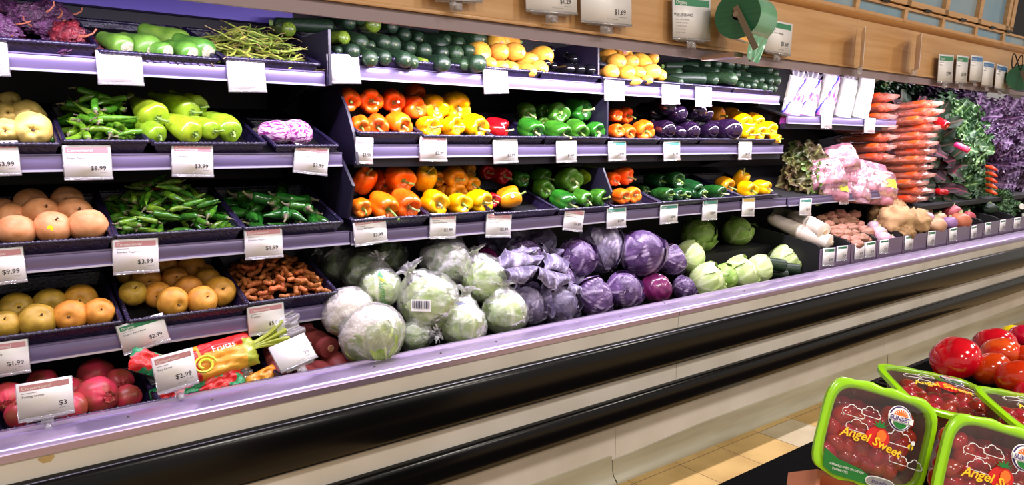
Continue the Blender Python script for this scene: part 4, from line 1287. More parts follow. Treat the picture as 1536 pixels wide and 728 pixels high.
for (px, py, w, Y, nm, d, var, lab, mt) in (
        (1048, 352, 56, 2.6, 'greencab', (-.3, -.6, .6), 0, 'round green cabbage on the black riser, near the red heap', 0),
        (1106, 346, 48, 2.6, 'greencab', (.3, -.4, .9), 1, 'ribbed green cabbage on the black riser, near the daikon', 0),
        (1129, 352, 34, 2.66, 'greencab', (.8, -.5, .5), 2, 'green cabbage peeking out behind the ribbed one on the riser', 0),
        (1036, 385, 50, 2.4, 'palecab', (.7, -.6, .3), 0, 'pale green cabbage with peeling leaf beside the red heap', 0),
        (1062, 421, 54, 2.23, 'palecab', (.5, -.8, .5), 1, 'green cabbage at the rail beside the small shiny red one', 0),
        (1088, 417, 42, 2.26, 'greencab', (.6, -.6, .4), 2, 'green cabbage with loose leaf second at the rail', 0),
        (1112, 410, 52, 2.25, 'palecab', (.4, -.7, .6), 2, 'large pale cabbage third at the rail', 0),
        (1140, 404, 44, 2.23, 'palecab', (.8, -.7, .2), 0, 'bald cream cabbage fourth at the rail', 0),
        (1176, 393, 48, 2.34, 'palecab', (.5, -.5, .6), 1, 'pale cabbage leaning over the three dark zucchini', 0)):
    p, s = atw(px, py, w, Y)
    single(nm, lab, 'cabbage', p, s * .93, d, var, var * 1.7, None, GG)
for (px, py, w, dx, lab) in ((1160, 397, 19, (.9, -.8, -.15), 'dark zucchini lying by the bald cream cabbage, upper one'), (1180, 404, 19, (.9, -.8, -.1), 'dark zucchini lying under the leaning pale cabbage by the rail'), (1168, 412, 14, (.9, -.9, -.1), 'short dark zucchini lowest by the rail beside the cream cabbage')):
    p, s = atw(px, py, w, 2.2)
    put('zucchini', p, s, dx, 0, lab, 'zucchini', None, random.Random(2), 0, (1, 1, .62))


# ---- plastic-wrapped heads
def crumple(seed, R=.53, amp=.035, asp=.95, neck=0, nu=44, nv=32, fold=10):
    """crumpled film around a ball; neck>0 gathers it to a tail along +Z."""
    o = Vector((seed * 3.7, seed, 0))

    def fn(t, p):
        d = Vector((sin(p) * cos(t), sin(p) * sin(t), cos(p)))
        r = R + amp * (noise.noise(d * 2.5 + o) + .6 * abs(noise.noise(d * 6 + o)) + .3 * noise.noise(d * 13 + o))
        z = d.z * r * asp
        x, y = d.x * r, d.y * r
        if neck:
            q = sm(.55, .0, p)
            pl = 1 + .35 * q * sin(fold * t + seed)
            x, y = x * (1 - .2 * q) * pl, y * (1 - .2 * q) * pl
            z += neck * sm(.7, .12, p) * (1 + .25 * noise.noise(Vector((cos(t) * 2, sin(t) * 2, seed))))
            flare = sm(.3, .05, p)
            if p < .45:
                rr = .10 + .16 * flare
                x, y = rr * cos(t) * pl, rr * sin(t) * pl
        return (x, y, z)
    return blob(fn, nu, nv)


def cauli_mesh(seed):
    def fn(t, p):
        d = Vector((sin(p) * cos(t), sin(p) * sin(t), cos(p)))
        f = abs(noise.noise(d * 4 + Vector((seed, 0, 0))))
        r = .45 + .09 * (1 - f * 2) + .025 * noise.noise(d * 14) if d.z > -.5 else .44
        return (d.x * r, d.y * r, d.z * r * .85)
    return blob(fn, 44, 30)


for i in range(2):
    parts = [('curd', cauli_mesh(i * 5).mesh('cauliflower', [MATS['cauli_curd']], 0))]
    for k in range(6):
        parts.append(('leaf', leaf_shell(MB(), k * pi / 3 + .2, .50 + .012 * (k % 2), 1.35, .5, .02, .02, k + i * 9).mesh('leaf', [MATS['cauli_leaf']], 0)))
    parts.append(('film', crumple(i + 2, .545, .03, .9).mesh('film', [MATS['wrap_film']], 0)))
    proto('cauliflower', 'wrapped_cauliflower', parts)
for i in range(3):
    parts = [('head', blob(lambda t, p: (lambda d, r: (d.x * r, d.y * r, d.z * r * .95, .5 * sm(.3, .7, noise.noise(d * 3))))(Vector((sin(p) * cos(t), sin(p) * sin(t), cos(p))), .46 + .02 * noise.noise(Vector((t, p * 2, i)))), 30, 22).mesh('wrapped_lettuce', [MATS['lettuce_leaf']], 0))]
    for k in range(4):
        parts.append(('leaf', leaf_shell(MB(), k * pi / 2 + .2 * i, .48 + .01 * k, 2.0, .95, .02, .03, k + i * 7, 0, 12, 14).mesh('leaf', [MATS['lettuce_leaf']], 0)))
    proto('lettuce', 'wrapped_lettuce', parts + [('film', crumple(i + 7, .545, .045, .95, .34 if i != 1 else .2).mesh('film', [MATS['wrap_film']], 0))])
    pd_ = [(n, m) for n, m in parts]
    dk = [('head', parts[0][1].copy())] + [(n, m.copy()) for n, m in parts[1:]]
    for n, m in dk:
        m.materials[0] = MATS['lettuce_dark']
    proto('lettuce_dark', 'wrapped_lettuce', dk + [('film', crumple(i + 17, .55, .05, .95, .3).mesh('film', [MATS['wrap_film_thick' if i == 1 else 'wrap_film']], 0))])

wl = {}
for (px, py, w, Y, nm, d, var, lab, key, cat) in (
        (558, 502, 100, 2.17, 'cauliflower', (-.1, .65, .75), 0, 'film wrapped cauliflower sitting on the rail edge, front one', 'c1', 'cauliflower'),
        (521, 468, 80, 2.27, 'cauliflower', (-.4, .3, .85), 1, 'film wrapped cauliflower above the red roots', 'c2', 'cauliflower'),
        (568, 433, 68, 2.36, 'lettuce', (.3, .5, .9), 0, 'bagged white head with green and yellow printed lettering on its bag', 'sun', 'cauliflower'),
        (643, 452, 92, 2.26, 'lettuce', (-.5, .2, .9), 1, 'large bagged lettuce with a barcode patch in the pile centre', 'big', 'lettuce'),
        (668, 393, 78, 2.42, 'lettuce_dark', (.3, .2, .9), 1, 'bagged head in purple tinged crinkled film at the top of the pile', 'pur', 'lettuce'),
        (543, 405, 66, 2.52, 'lettuce_dark', (-.6, .5, .6), 0, 'shaded bagged lettuce behind the white head with printed lettering', 'd1', 'lettuce'),
        (507, 396, 52, 2.62, 'lettuce_dark', (-.6, .4, .5), 2, 'deep shaded bagged lettuce beside the turmeric', 'd2', 'lettuce'),
        (584, 384, 56, 2.66, 'lettuce_dark', (.4, .3, .6), 2, 'shaded bagged lettuce under the lowest pepper shelf', 'd3', 'lettuce'),
        (622, 505, 50, 2.22, 'lettuce_dark', (.5, -.8, .2), 0, 'small green bagged lettuce squeezed behind the front cauliflower', 'sm', 'lettuce'),
        (694, 488, 72, 2.19, 'lettuce', (.2, .1, 1), 2, 'bagged pale lettuce with a blue twist closure at the rail', 'blue', 'lettuce'),
        (727, 420, 74, 2.32, 'lettuce', (-.3, .2, .9), 1, 'bagged lettuce touching the red cabbages, upper one', 'u1', 'lettuce'),
        (757, 470, 72, 2.21, 'lettuce', (0, .0, 1), 1, 'round bagged green lettuce beside the dark cabbage at the rail', 'r1', 'lettuce')):
    p, s = atw(px, py, w, Y)
    wl[key] = (single(nm, lab, cat, p, s * .93, d, var, 1.1 * var, None, 'wrapped heads in the well'), p, s)


def decal(root, p, s, d, build, name, r=.56, rot=0.):
    """print lying on the film of a head facing world direction d."""
    mb, mats = build
    q = root.rotation_quaternion.inverted()
    d = Vector(d).normalized()
    zl = q @ d
    upw = Vector((0, 0, 1))
    xw = upw.cross(d).normalized()
    xw = (Quaternion(d, rot) @ xw)
    yw = d.cross(xw)
    R = Matrix((q @ xw, q @ yw, zl)).transposed()
    mb.v = [tuple(R @ (Vector((x, y, r - (x * x + y * y) * .8 + z)))) for x, y, z in mb.v]
    return mb.build(name, [MATS[m] for m in mats], root, 0, False)


b = MB()
b.add([(-.10, .26, 0), (.02, .18, 0), (-.02, .42, 0)], [[0, 1, 2]], 0)
b.add([(.02, .18, 0), (.12, .34, 0), (.04, .14, 0)], [[0, 1, 2]], 1)
b.add([(-.08, .22, 0), (.06, .14, 0), (.0, .10, 0)], [[0, 1, 2]], 1)
vs, fs, wd = text_geo('SunriseS')
b.add([(-.08 + (v.y - .1) * .24, .08 - v.x * .15, .002) for v in vs], fs, 0)
decal(wl['sun'][0], wl['sun'][1], wl['sun'][2], (-.25, -1, .3), (b, ['print_green', 'print_yellow']), 'bag_print', .58, .05)
b = MB()
b.add([(-.17, -.1, -.002), (.17, -.1, -.002), (.17, .1, -.002), (-.17, .1, -.002)], [[0, 1, 2, 3]], 0)
rg = random.Random(5)
x = -.15
while x < .14:
    wv = rg.choice((.008, .012, .02))
    b.add([(x, -.05, .002), (x + wv, -.05, .002), (x + wv, .08, .002), (x, .08, .002)], [[0, 1, 2, 3]], 1)
    x += wv + rg.choice((.008, .014))
decal(wl['big'][0], wl['big'][1], wl['big'][2], (-.85, -.9, .1), (b, ['white_print', 'print_dark']), 'barcode', .58, .0)
b = MB()
for i in range(4):
    put_text(b, ('RIPE FRESH', 'ICEBERG', 'LETTUCE', 'KEEP COLD')[i], -.2, .1 - i * .09, .035, 0, 0)
for key, dd in (('d1', (-.2, -1, .5)), ('sm', (.2, -1, .2))):
    b2 = MB()
    b2.v, b2.f, b2.m, b2.a = list(b.v), list(b.f), list(b.m), list(b.a)
    decal(wl[key][0], wl[key][1], wl[key][2], dd, (b2, ['print_dark']), 'bag_print', .575, .2)
p, s = wl['blue'][1], wl['blue'][2]
tw = MB()
tw.tube([(.24 * cos(a * .35 - 2.6) * 1.05, .24 * sin(a * .35 - 2.6), .47 + .02 * sin(a * 2)) for a in range(10)], [.022 + .008 * (k % 2) for k in range(10)], 6)
o = tw.build('twist_tie', MATS['print_blue'], wl['blue'][0])
o['label'] = 'blue twist closure'


# ---- red roots (yams) and bagged fruit by the rail
def tuber(name, label, pts, rad, mat='yam_skin', cut='yam_cut', group=None, cat='root', seed=0, nm='red_yam'):
    """tapered tuber through world points."""
    P = [Vector(q) for q in pts]
    n = 16
    path, rr = [], []
    m = len(P) - 1
    for i in range(n + 1):
        t = i / n * m
        k = min(int(t), m - 1)
        f = t - k
        p0, p1, p2, p3 = P[max(k - 1, 0)], P[k], P[k + 1], P[min(k + 2, m)]
        q = .5 * ((2 * p1) + (p2 - p0) * f + (2 * p0 - 5 * p1 + 4 * p2 - p3) * f * f + (-p0 + 3 * p1 - 3 * p2 + p3) * f ** 3)
        r = rad[k] * (1 - f) + rad[k + 1] * f
        path.append(q)
        e = ends(i / n, .12, .06)
        rr.append(max(.002, r * (.35 + .65 * e)) * (1 + .12 * noise.noise(Vector((i * .5 + seed * 9, seed, 0)))))
    c = sum(path, Vector()) / len(path)
    root = MB().tube([q - c for q in path], rr, 14).build(nm, MATS[mat], None, 60)
    root.location = c
    d = (path[-1] - path[-2]).normalized()
    o = MB().tube([path[-1] - c - d * .004, path[-1] - c + d * .004], [rr[-1] * 1.0, rr[-1] * .9], 12).build('cut_end', MATS[cut], root)
    return tag(root, label, cat, group)


def T(px, py, Y):
    return at(px, py, Y)


G = 'red roots beside the cauliflower'
tuber('y', 'thick red root slanting down beside the upper cauliflower', [T(445, 494, 2.42), T(475, 513, 2.34), T(496, 523, 2.26)], [.03, .042, .036], group=G, seed=1)
tuber('y', 'red root reaching down to the rail below the cauliflower', [T(486, 522, 2.36), T(507, 548, 2.27), T(528, 568, 2.2)], [.03, .040, .028], group=G, seed=2)
tuber('y', 'short red root lying under the thick slanting one', [T(460, 548, 2.36), T(482, 556, 2.27), T(496, 562, 2.2)], [.024, .034, .026], group=G, seed=3)
tuber('y', 'red root lying below the blank white card', [T(444, 552, 2.34), T(462, 560, 2.25), T(478, 566, 2.19)], [.02, .028, .022], group=G, seed=4)
tuber('y', 'thin red root poking out beside the fruit bag', [T(404, 520, 2.38), T(416, 548, 2.26), T(430, 570, 2.18)], [.026, .03, .022], group=G, seed=5)
tuber('y', 'shaded red root at the back beside the turmeric card', [T(415, 512, 2.5), T(440, 500, 2.5), T(468, 498, 2.5)], [.024, .034, .03], group=G, seed=6)


def pillow(w, h, th, seed, nu=30, nv=24, puff=.5, wr=.012, fold=0):
    o = Vector((seed * 5.1, 0, 0))
    mb = MB()
    for sgn in (1, -1):
        def fn(u, v):
            a, b_ = u * 2 - 1, v * 2 - 1
            k = (max(0, 1 - a ** 4) * max(0, 1 - b_ ** 4)) ** puff
            n = noise.noise(Vector((a * 3, b_ * 3, sgn)) + o) + .5 * noise.noise(Vector((a * 8, b_ * 8, sgn)) + o)
            return (a * w / 2 * (1 - .05 * b_ * b_) + wr * .6 * noise.noise(Vector((b_ * 5, a, 2)) + o) * (abs(a) > .9), b_ * h / 2, sgn * k * th / 2 + n * wr * (.3 + .7 * k))
        mb.grid(fn, nu, nv)
    return mb


bag = pillow(.26, .115, .085, 3)
p = T(322, 540, 2.26)
bo = thing('fruit_bag', 'plump printed bag of small fruit with a gathered tail, lying in its tray', 'bag', p)
m2 = MB()
for sgn in (1,):
    pass
body = bag.build('bag_body', [MATS['lime_print'], MATS['lime_red'], MATS['lime_green'], MATS['print_red']], bo, 0)
for f in body.data.polygons:
    c = f.center
    if c.x < -.055:
        f.material_index = 1
    elif c.x > .085 and c.y < .03:
        f.material_index = 2
    elif c.y > .022 - .1 * abs(c.x - .02) and c.x > -.04:
        f.material_index = 3
bo.rotation_euler = (radians(58), radians(-8), radians(4))
tail = MB().grid(lambda u, v: ((.115 + .11 * v), (.012 + .05 * v * v) * (u * 2 - 1) + .004 * sin(20 * u), .012 + .015 * sin(u * 24) * v + .03 * v), 26, 8).build('gathered_tail', MATS['lime_green'], bo, 0)
tail2 = MB().grid(lambda u, v: ((.20 + .075 * v), (.055 + .015 * v) * (u * 2 - 1), .04 + .02 * sin(u * 17 + 1) * v + .02 * v), 20, 6).build('clear_tail', MATS['wrap_film'], bo, 0)
tx = MB()
put_text(tx, 'Frutas', -.01, .012, .02, .048, 0, maxw=.09)
tx.build('lettering', MATS['white_print'], bo, 0, False)
sw = MB().tube([(-.045 + .035 * cos(a * .5) * (1 - a * .03), -.018 + .03 * sin(a * .5) * (1 - a * .03), .052) for a in range(22)], [.004] * 22, 5)
sw.build('swirl', MATS['label_lime'], bo, 60)
for (px, py, w_, th, lab, mt, ang) in ((226, 546, .12, .05, 'red and green printed fruit bag beside the pomegranates', 'lime_red', 30), (395, 571, .11, .045, 'orange printed fruit bag end at the tray corner', 'lime_print', -15), (330, 578, .15, .04, 'crumpled printed fruit bag under the plump one', 'lime_red', -12), (262, 588, .13, .04, 'clear ended printed fruit bag under the price card', 'lime_red', -14)):
    o = pillow(w_, .07, th, ang, 20, 16).build('fruit_bag', MATS[mt], None, 0)
    o.location = T(px, py, 2.22)
    o.rotation_euler = (radians(60), radians(ang), .1)
    tag(o, lab, 'bag', 'fruit bags')
    MB().grid(lambda u, v: (w_ / 2 + .03 * v, (.015 + .012 * v) * (u * 2 - 1), .01 * sin(u * 15) * v), 14, 4).build('gathered_tail', MATS['wrap_film'], o, 0)

# ------------------------------------------------------------------ right bay
# celery bags leaning on the short shelf
for i, (px, py, w_, h_, lab, pal) in enumerate(((1190, 152, 36, 78, 'purple printed celery bag at the dark end of the short shelf', 0), (1212, 152, 36, 74, 'second celery bag with blue band on the short shelf', 0), (1240, 150, 40, 80, 'third celery bag with the largest purple print', 0), (1267, 153, 40, 74, 'mostly white celery bag beside the purple ones', 1), (1293, 154, 36, 80, 'white celery bag standing last beside the carrots', 1))):
    p = at(px, py, YR1 + .07)
    k = dep(p) / FPX
    hh, ww = h_ * k, .115
    t = thing('celery_bag', lab, 'bag', p, 'celery bags')
    o = pillow(ww, hh, .07, i + 2, 22, 30, .5, .006).build('bag_body', [MATS['celery_print'], MATS['celery_white'], MATS['celery_band']], t, 0)
    for f in o.data.polygons:
        c = f.center
        q = c.y + hh * .9 * (c.x / ww) * -1
        f.material_index = (1 if q > hh * .20 else 2 if q > hh * .12 else 0) if not pal else 1
    MB().grid(lambda u, v: ((.035 + .02 * v) * (u * 2 - 1), hh * .47 + .045 * v, .012 * sin(u * 20) * (v + .2)), 20, 5).build('gathered_top', MATS['wrap_film_thick'], t, 0)
    t.rotation_euler = (radians(78), radians(14), radians(-38))

# carrot bags: lie front to back in a tall stack
cb = MB()
rg = random.Random(8)
cmeshes = []
for k in range(6):
    c = elong(lambda t: (.25 + .25 * sm(0, .9, t)) * ends(t, .05, .1), 8.5, k, 0.01, 0, 0, 10, 12, .06, 1)
    cmeshes.append(c.mesh('carrot', [MATS['carrot_skin']], 0))
cfilm = pillow(.19, .37, .068, 4, 20, 26, .45, .006).mesh('film', [MATS['carrot_film']], 0)
ctail = MB().grid(lambda u, v: ((.05 - .012 * v) * (u * 2 - 1), -.175 - .045 * v, .018 * sin(u * 16) * (1 - .3 * v)), 20, 5).mesh('gathered_end', [MATS['carrot_film']], 0)


def carrot_bag(loc, rz, label, rx=0):
    t = thing('carrot_bag', label, 'bag', loc, 'carrot bags')
    t.rotation_euler = (rx, 0, rz)
    for k in range(5):
        o = link('carrot', cmeshes[k], t)
        o.location = ((k - 2) * .034, .0, .006 * (-1) ** k)
        o.rotation_euler = (radians(90), 0, (k % 3 - 1) * .03)
        o.scale = (.042, .050, .038)
    link('film', cfilm, t)
    link('gathered_end', ctail, t)


zc0, zc1 = at(1375, 300, 2.3).z, at(1375, 158, 2.3).z
nb = 13
for i in range(nb):
    z = zc0 + (zc1 - zc0) * i / (nb - 1)
    xo = 5.34 + .03 * sin(i * 2.3) + .012 * i * .6
    carrot_bag((xo, 2.42 + .012 * cos(i * 3.1), z), .05 * sin(i * 1.7), f'orange carrot bag, {ORD[i]} from the bottom of the tall front stack', -.08)
for i in range(7):
    z = zc0 + .30 + (zc1 - zc0) * .62 * i / 6
    carrot_bag((5.08 + .01 * sin(i * 4), 2.56, z), .06 * sin(i), f'orange carrot bag, {ORD[i]} from the bottom of the stack behind the celery shelf', -.05)

# lettuce heads and pink bags on the right shelf


def leaf(mb, base, dirv, nrm, L, W, ruf, fq, seed, curl=.4, mi=0, nu=8, nv=10, tipw=.7, cup=.15):
    """free leaf: blade starting at base along dirv, bending towards -nrm."""
    d = Vector(dirv).normalized()
    n = Vector(nrm)
    n = (n - d * n.dot(d)).normalized()
    s = d.cross(n)
    base = Vector(base)
    o = seed * 1.7

    def fn(u, v):
        a = u * 2 - 1
        wv = W / 2 * (sin(pi * min(1, .06 + v * tipw)) ** .75) * (1 if v < .85 else sqrt(max(0, 1 - ((v - .85) / .16) ** 2)) * .7 + .3)
        c = curl * v * v * L
        edge = a * a * (.4 + .6 * v)
        rr = ruf * edge * sin(fq * v * (1 if a > 0 else 1.13) + o + a * 2) + .3 * ruf * noise.noise(Vector((a * 2 + o, v * 4, o)))
        q = base + d * (v * L * (1 - .2 * curl * v) + .25 * rr) + s * (a * wv * (1 + .25 * (ruf / max(W, 1e-4)) * cos(fq * v + o))) - n * c + n * (rr + cup * W * a * a)
        vv = max(exp(-(a / .08) ** 2), .22 * sm(.8, 1, abs(((v * 5 - abs(a) * 1.5) % 1) - .5) * 2))
        return (q.x, q.y, q.z, vv)
    mb.grid(fn, nu, nv, False, mi)


def bunch(kind, nleaf, L, W, ruf, fq, spread, mats, stem_mat, seed, curl=.3, stems=.35, nu=10, nv=18, tie=None):
    """bunch of leaves fanning from its stems; local +Z = leaf tips."""
    rg = random.Random(seed)
    mb, sb = MB(), MB()
    for i in range(nleaf):
        a = i * 2.4 + rg.uniform(-.3, .3)
        rr = sqrt((i + .5) / nleaf)
        ti = spread * rr
        d = Vector((sin(ti) * cos(a), sin(ti) * sin(a), cos(ti)))
        n = Vector((-cos(a), -sin(a), .3 + .2 * rg.random()))
        b0 = d * L * .28 + Vector((cos(a), sin(a), 0)) * .012
        leaf(mb, b0, d, n, L * rg.uniform(.75, 1.0), W * rg.uniform(.8, 1.15), ruf, fq, seed * 31 + i, curl * rg.uniform(.5, 1.4), i % len(mats), nu, nv)
        sb.tube([Vector((cos(a), sin(a), 0)) * .016 - Vector((0, 0, L * stems)), Vector((cos(a), sin(a), 0)) * .012, b0 + d * L * .25], [.006, .005, .003], 6)
    parts = [('leaves', mb.mesh(kind, [MATS[m] for m in mats], 0)), ('stems', sb.mesh('stems', [MATS[stem_mat]]))]
    if tie:
        parts.append(('tie', MB().tube([(.024 * cos(a * .5), .024 * sin(a * .5), -.02) for a in range(14)], [.006] * 14, 6).mesh('tie', [MATS[tie]])))
    return parts


for i in range(3):
    proto('kale', 'kale_bunch', bunch('kale_bunch', 26, .21, .085, .034, 34, 1.3, ['kale_leaf', 'kale_dark'], 'kale_stem', 3 + i, tie='print_blue'))
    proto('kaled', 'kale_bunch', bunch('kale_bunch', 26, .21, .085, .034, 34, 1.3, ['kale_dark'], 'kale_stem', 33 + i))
    proto('kalep', 'kale_bunch', bunch('kale_bunch', 26, .21, .085, .034, 34, 1.3, ['kale_purple'], 'kale_stem', 13 + i))
    proto('chard', 'chard_bunch', bunch('chard_bunch', 15, .23, .10, .014, 10, 1.05, ['chard_leaf', 'chard_red', 'chard_leaf'], 'chard_stem', 23 + i, .5, tie='tie_purple'))
    proto('redlet', 'red_leaf_lettuce', bunch('red_leaf_lettuce', 18, .17, .13, .022, 18, 1.2, ['redleaf', 'lettuce_dark' if i == 1 else 'redleaf'], 'leek_white', 43 + i, .5, .2))


def bank(name, px0, px1, py0, py1, nx, nz, Y, s, desc, group, cat, seed, dirv=(-.35, -1, .15), back=.12):
    rg = random.Random(seed)
    for j in range(nz):
        for i in range(nx):
            off = (.25 if j % 2 else -.25)
            px = px0 + (px1 - px0) * (i + .5 + off * .5) / nx
            py = py1 + (py0 - py1) * (j + .5) / nz
            p = at(px, py, Y) + Vector((rg.uniform(-.02, .02), back * j / nz + .16, rg.uniform(-.015, .015)))
            d = (dirv[0] + rg.uniform(-.25, .25), dirv[1], dirv[2] + rg.uniform(-.3, .3))
            put(name, p, s * rg.uniform(.92, 1.08), d, None, f'{desc}, {ORD[i]} along in {["bottom", "second", "third", "top", "fifth"][j] if j < nz - 1 else "top"} row', cat, group, rg)


bank('chard', 1374, 1440, 176, 305, 3, 4, 2.36, 1.0, 'rainbow chard bunch beside the carrots', 'chard bunches', 'chard', 51)
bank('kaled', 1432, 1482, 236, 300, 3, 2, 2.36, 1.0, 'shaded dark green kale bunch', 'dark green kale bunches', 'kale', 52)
bank('kale', 1434, 1482, 172, 236, 3, 2, 2.42, 1.0, 'curly green kale bunch', 'green kale bunches', 'kale', 53)
bank('kalep', 1484, 1574, 166, 290, 4, 4, 2.38, 1.0, 'curly purple kale bunch', 'purple kale bunches', 'kale', 54)
# pink chard stem ends and tag seen between chard and kale
tuber('s', 'bright pink chard stem sticking out between chard and kale', [T(1432, 216, 2.2), T(1445, 222, 2.14), T(1454, 226, 2.1)], [.02, .022, .02], 'chard_stem', 'chard_stem', None, 'chard stem', 3, 'swiss_chard')
tuber('s', 'red chard stem bundle near the top of the chard', [T(1403, 180, 2.26), T(1413, 185, 2.2), T(1421, 190, 2.16)], [.026, .032, .03], 'pepper_red', 'chard_stem', None, 'chard stem', 4, 'swiss_chard')
tuber('s', 'small red chard stem bundle at the foot of the chard', [T(1405, 286, 2.2), T(1412, 288, 2.16), T(1420, 289, 2.14)], [.02, .024, .02], 'pepper_red', 'chard_stem', None, 'chard stem', 5, 'swiss_chard')
for i in range(5):
    tuber('s', f'curved orange carrot between the kales, {ORD[i]} from the top', [T(1479, 250 + i * 9, 2.3), T(1488, 252 + i * 9, 2.22), T(1496, 256 + i * 9, 2.18)], [.014, .017, .006], 'carrot_skin', 'carrot_skin', 'loose carrots between the kales', 'carrot', i, 'carrot')

for i, (px, py, w_, dy, lab) in enumerate(((1186, 270, 50, .12, 'bronze red leaf lettuce lowest beside the pink bags'), (1214, 272, 50, .07, 'red leaf lettuce under the pink bag edge'), (1180, 250, 44, .22, 'red leaf lettuce middle of the shaded stack'), (1206, 248, 50, .14, 'red leaf lettuce with a green leaf facing out'), (1192, 238, 40, .3, 'red leaf lettuce topmost in shade'))):
    p = at(px, py, YR3 + dy + .06)
    put('redlet', p, .72 * w_ / 48, (-.1 + .15 * (i % 3), -.9, .25), i * 1.3, lab, 'lettuce', 'red leaf lettuces', random.Random(i), i)
for i, (px, py, w_, h_, dy, rot, lab) in enumerate(((1258, 240, 46, 34, .10, 14, 'pink film bag on top of the pink pile'), (1236, 262, 54, 30, .06, 8, 'pink film bag with crumpled clear end, middle of the pile'), (1262, 258, 40, 26, .10, -10, 'pink film bag behind the middle one'), (1246, 280, 44, 26, .05, -6, 'pink film bag low beside the lettuce'), (1276, 282, 50, 26, .05, -8, 'pink film bag at the shelf lip beside the card'), (1302, 262, 56, 22, .1, -12, 'pink film bag with lime patch under the carrots, upper'), (1314, 274, 56, 24, .05, -8, 'pink film bag with lime patch under the carrots, lower'), (1316, 288, 40, 18, .05, -6, 'pink film bag end resting at the shelf corner'))):
    p = at(px, py, YR3 + dy)
    k = dep(p) / FPX
    t = thing('pink_bag', lab, 'bag', p, 'pink bags')
    ww = w_ * k * 1.15
    pillow(ww, .20, h_ * k * 1.1, i + 3, 24, 20, .5, .012).build('bag_body', MATS['pink_film'], t, 0)
    for kk in range(3):
        o = put('turnip_in', (0, 0, 0), 1) if False else None
    mb = MB()
    for kk in range(4):
        cx, cy = (kk % 2 - .5) * ww * .45, (kk // 2 - .5) * .09
        blob(lambda t_, p_: (cx + ww * .2 * sin(p_) * cos(t_), cy + .045 * sin(p_) * sin(t_), h_ * k * .36 * cos(p_)), 12, 8, 0, mb)
    mb.build('contents', MATS['pink_root'], t, 0)
    if i in (3, 5, 6):
        MB().grid(lambda u, v: (ww * (.05 + .32 * u), -.06 + .07 * v, h_ * k * .56 - .03 * (u - .5) ** 2), 4, 4).build('lime_patch', MATS['label_lime'], t, 0)
    t.rotation_euler = (radians(58), radians(-rot), radians(-30))

# bins along the rail
bx = [1231, 1277, 1316, 1354, 1390, 1420, 1473, 1497, 1520, 1552]
YBIN = 2.13
bins = []
BN = ['daikon', 'sunchoke', 'white turnip', 'celery root', 'rutabaga', 'beet', 'dark greens', 'broccoli', 'leek']
for i, nm in enumerate(BN):
    x0, x1 = at(bx[i], 380 - i * 3, YBIN).x, at(bx[i + 1], 378 - i * 3, YBIN).x
    z1 = at(bx[i], 375 - (bx[i] - 1231) * .165, YBIN).z
    z0 = .70
    t = thing('produce_bin', f'black bin with a smoky clear front holding {nm}s' if nm != 'dark greens' else 'black bin with a smoky clear front holding dark greens', 'bin', (x0, YBIN, z0), 'bins along the rail')
    w_ = x1 - x0 - .012
    h_ = z1 - z0
    dd = .5
    MB().box(0, w_, 0, .006, 0, h_).build('front', MATS['bin_front'], t)
    for xx in (0, w_ - .006):
        MB().extr([(.006, 0), (.006, h_ + .012), (.04, h_ + .03), (.2, h_ + .06), (dd, h_ + .11), (dd, 0)], xx, xx + .006).build('side', MATS['black_steel'], t)
    MB().box(.006, w_ - .006, .006, dd, 0, .006).build('base', MATS['black_steel'], t)
    MB().extr([(.02, .02), (dd, h_ * .9), (dd, h_ * .9 - .006), (.02, .012)], .007, w_ - .007).build('liner', MATS['black_steel'], t)
    bins.append((x0, x1, z0, z1))


def inbin(i, px, py, dy=.08):
    return at(px, py, YBIN + dy)


G = 'daikon in the first bin'
tuber('d', 'long white daikon lying lowest against the bin side', [T(1152, 325, 2.55), T(1200, 347, 2.36), T(1248, 365, 2.17)], [.036, .046, .046], 'daikon_skin', 'daikon_cut', G, 'daikon', 1, 'daikon')
tuber('d', 'white daikon on top of the other two, cut end showing', [T(1186, 323, 2.5), T(1212, 335, 2.34), T(1238, 348, 2.2)], [.042, .048, .046], 'daikon_skin', 'daikon_cut', G, 'daikon', 2, 'daikon')
tuber('d', 'shaded white daikon behind, mostly under the shelf', [T(1160, 316, 2.72), T(1180, 322, 2.62), T(1196, 330, 2.5)], [.03, .04, .04], 'daikon_skin', 'daikon_cut', G, 'daikon', 3, 'daikon')


def lump(name, px, py, w_, dy, mat, lab, cat, group, seed, asp=(1, 1, .85), amp=.12, fr_=2.2, knob=0, stem=None):
    p = at(px, py, YBIN + dy)
    s = w_ * dep(p) / FPX / 2
    o_ = Vector((seed * 4.3, 1, 2))
    mb = blob(lambda t, q: (lambda d, r: (d.x * r * asp[0], d.y * r * asp[1], d.z * r * asp[2]))(Vector((sin(q) * cos(t), sin(q) * sin(t), cos(q))), s * (1 + amp * noise.noise(Vector((sin(q) * cos(t), sin(q) * sin(t), cos(q))) * fr_ + o_) + knob * abs(noise.noise(Vector((sin(q) * cos(t), sin(q) * sin(t), cos(q))) * fr_ * 2.5 + o_)))), 26, 18)
    root = mb.build(name, MATS[mat], None, 0)
    root.location = p
    if stem:
        MB().tube([(0, 0, s * asp[2] * .9), (.006, -.004, s * asp[2] * 1.25)], [s * .2, s * .14], 7).build('stem_stub', MATS[stem], root)
    return tag(root, lab, cat, group)


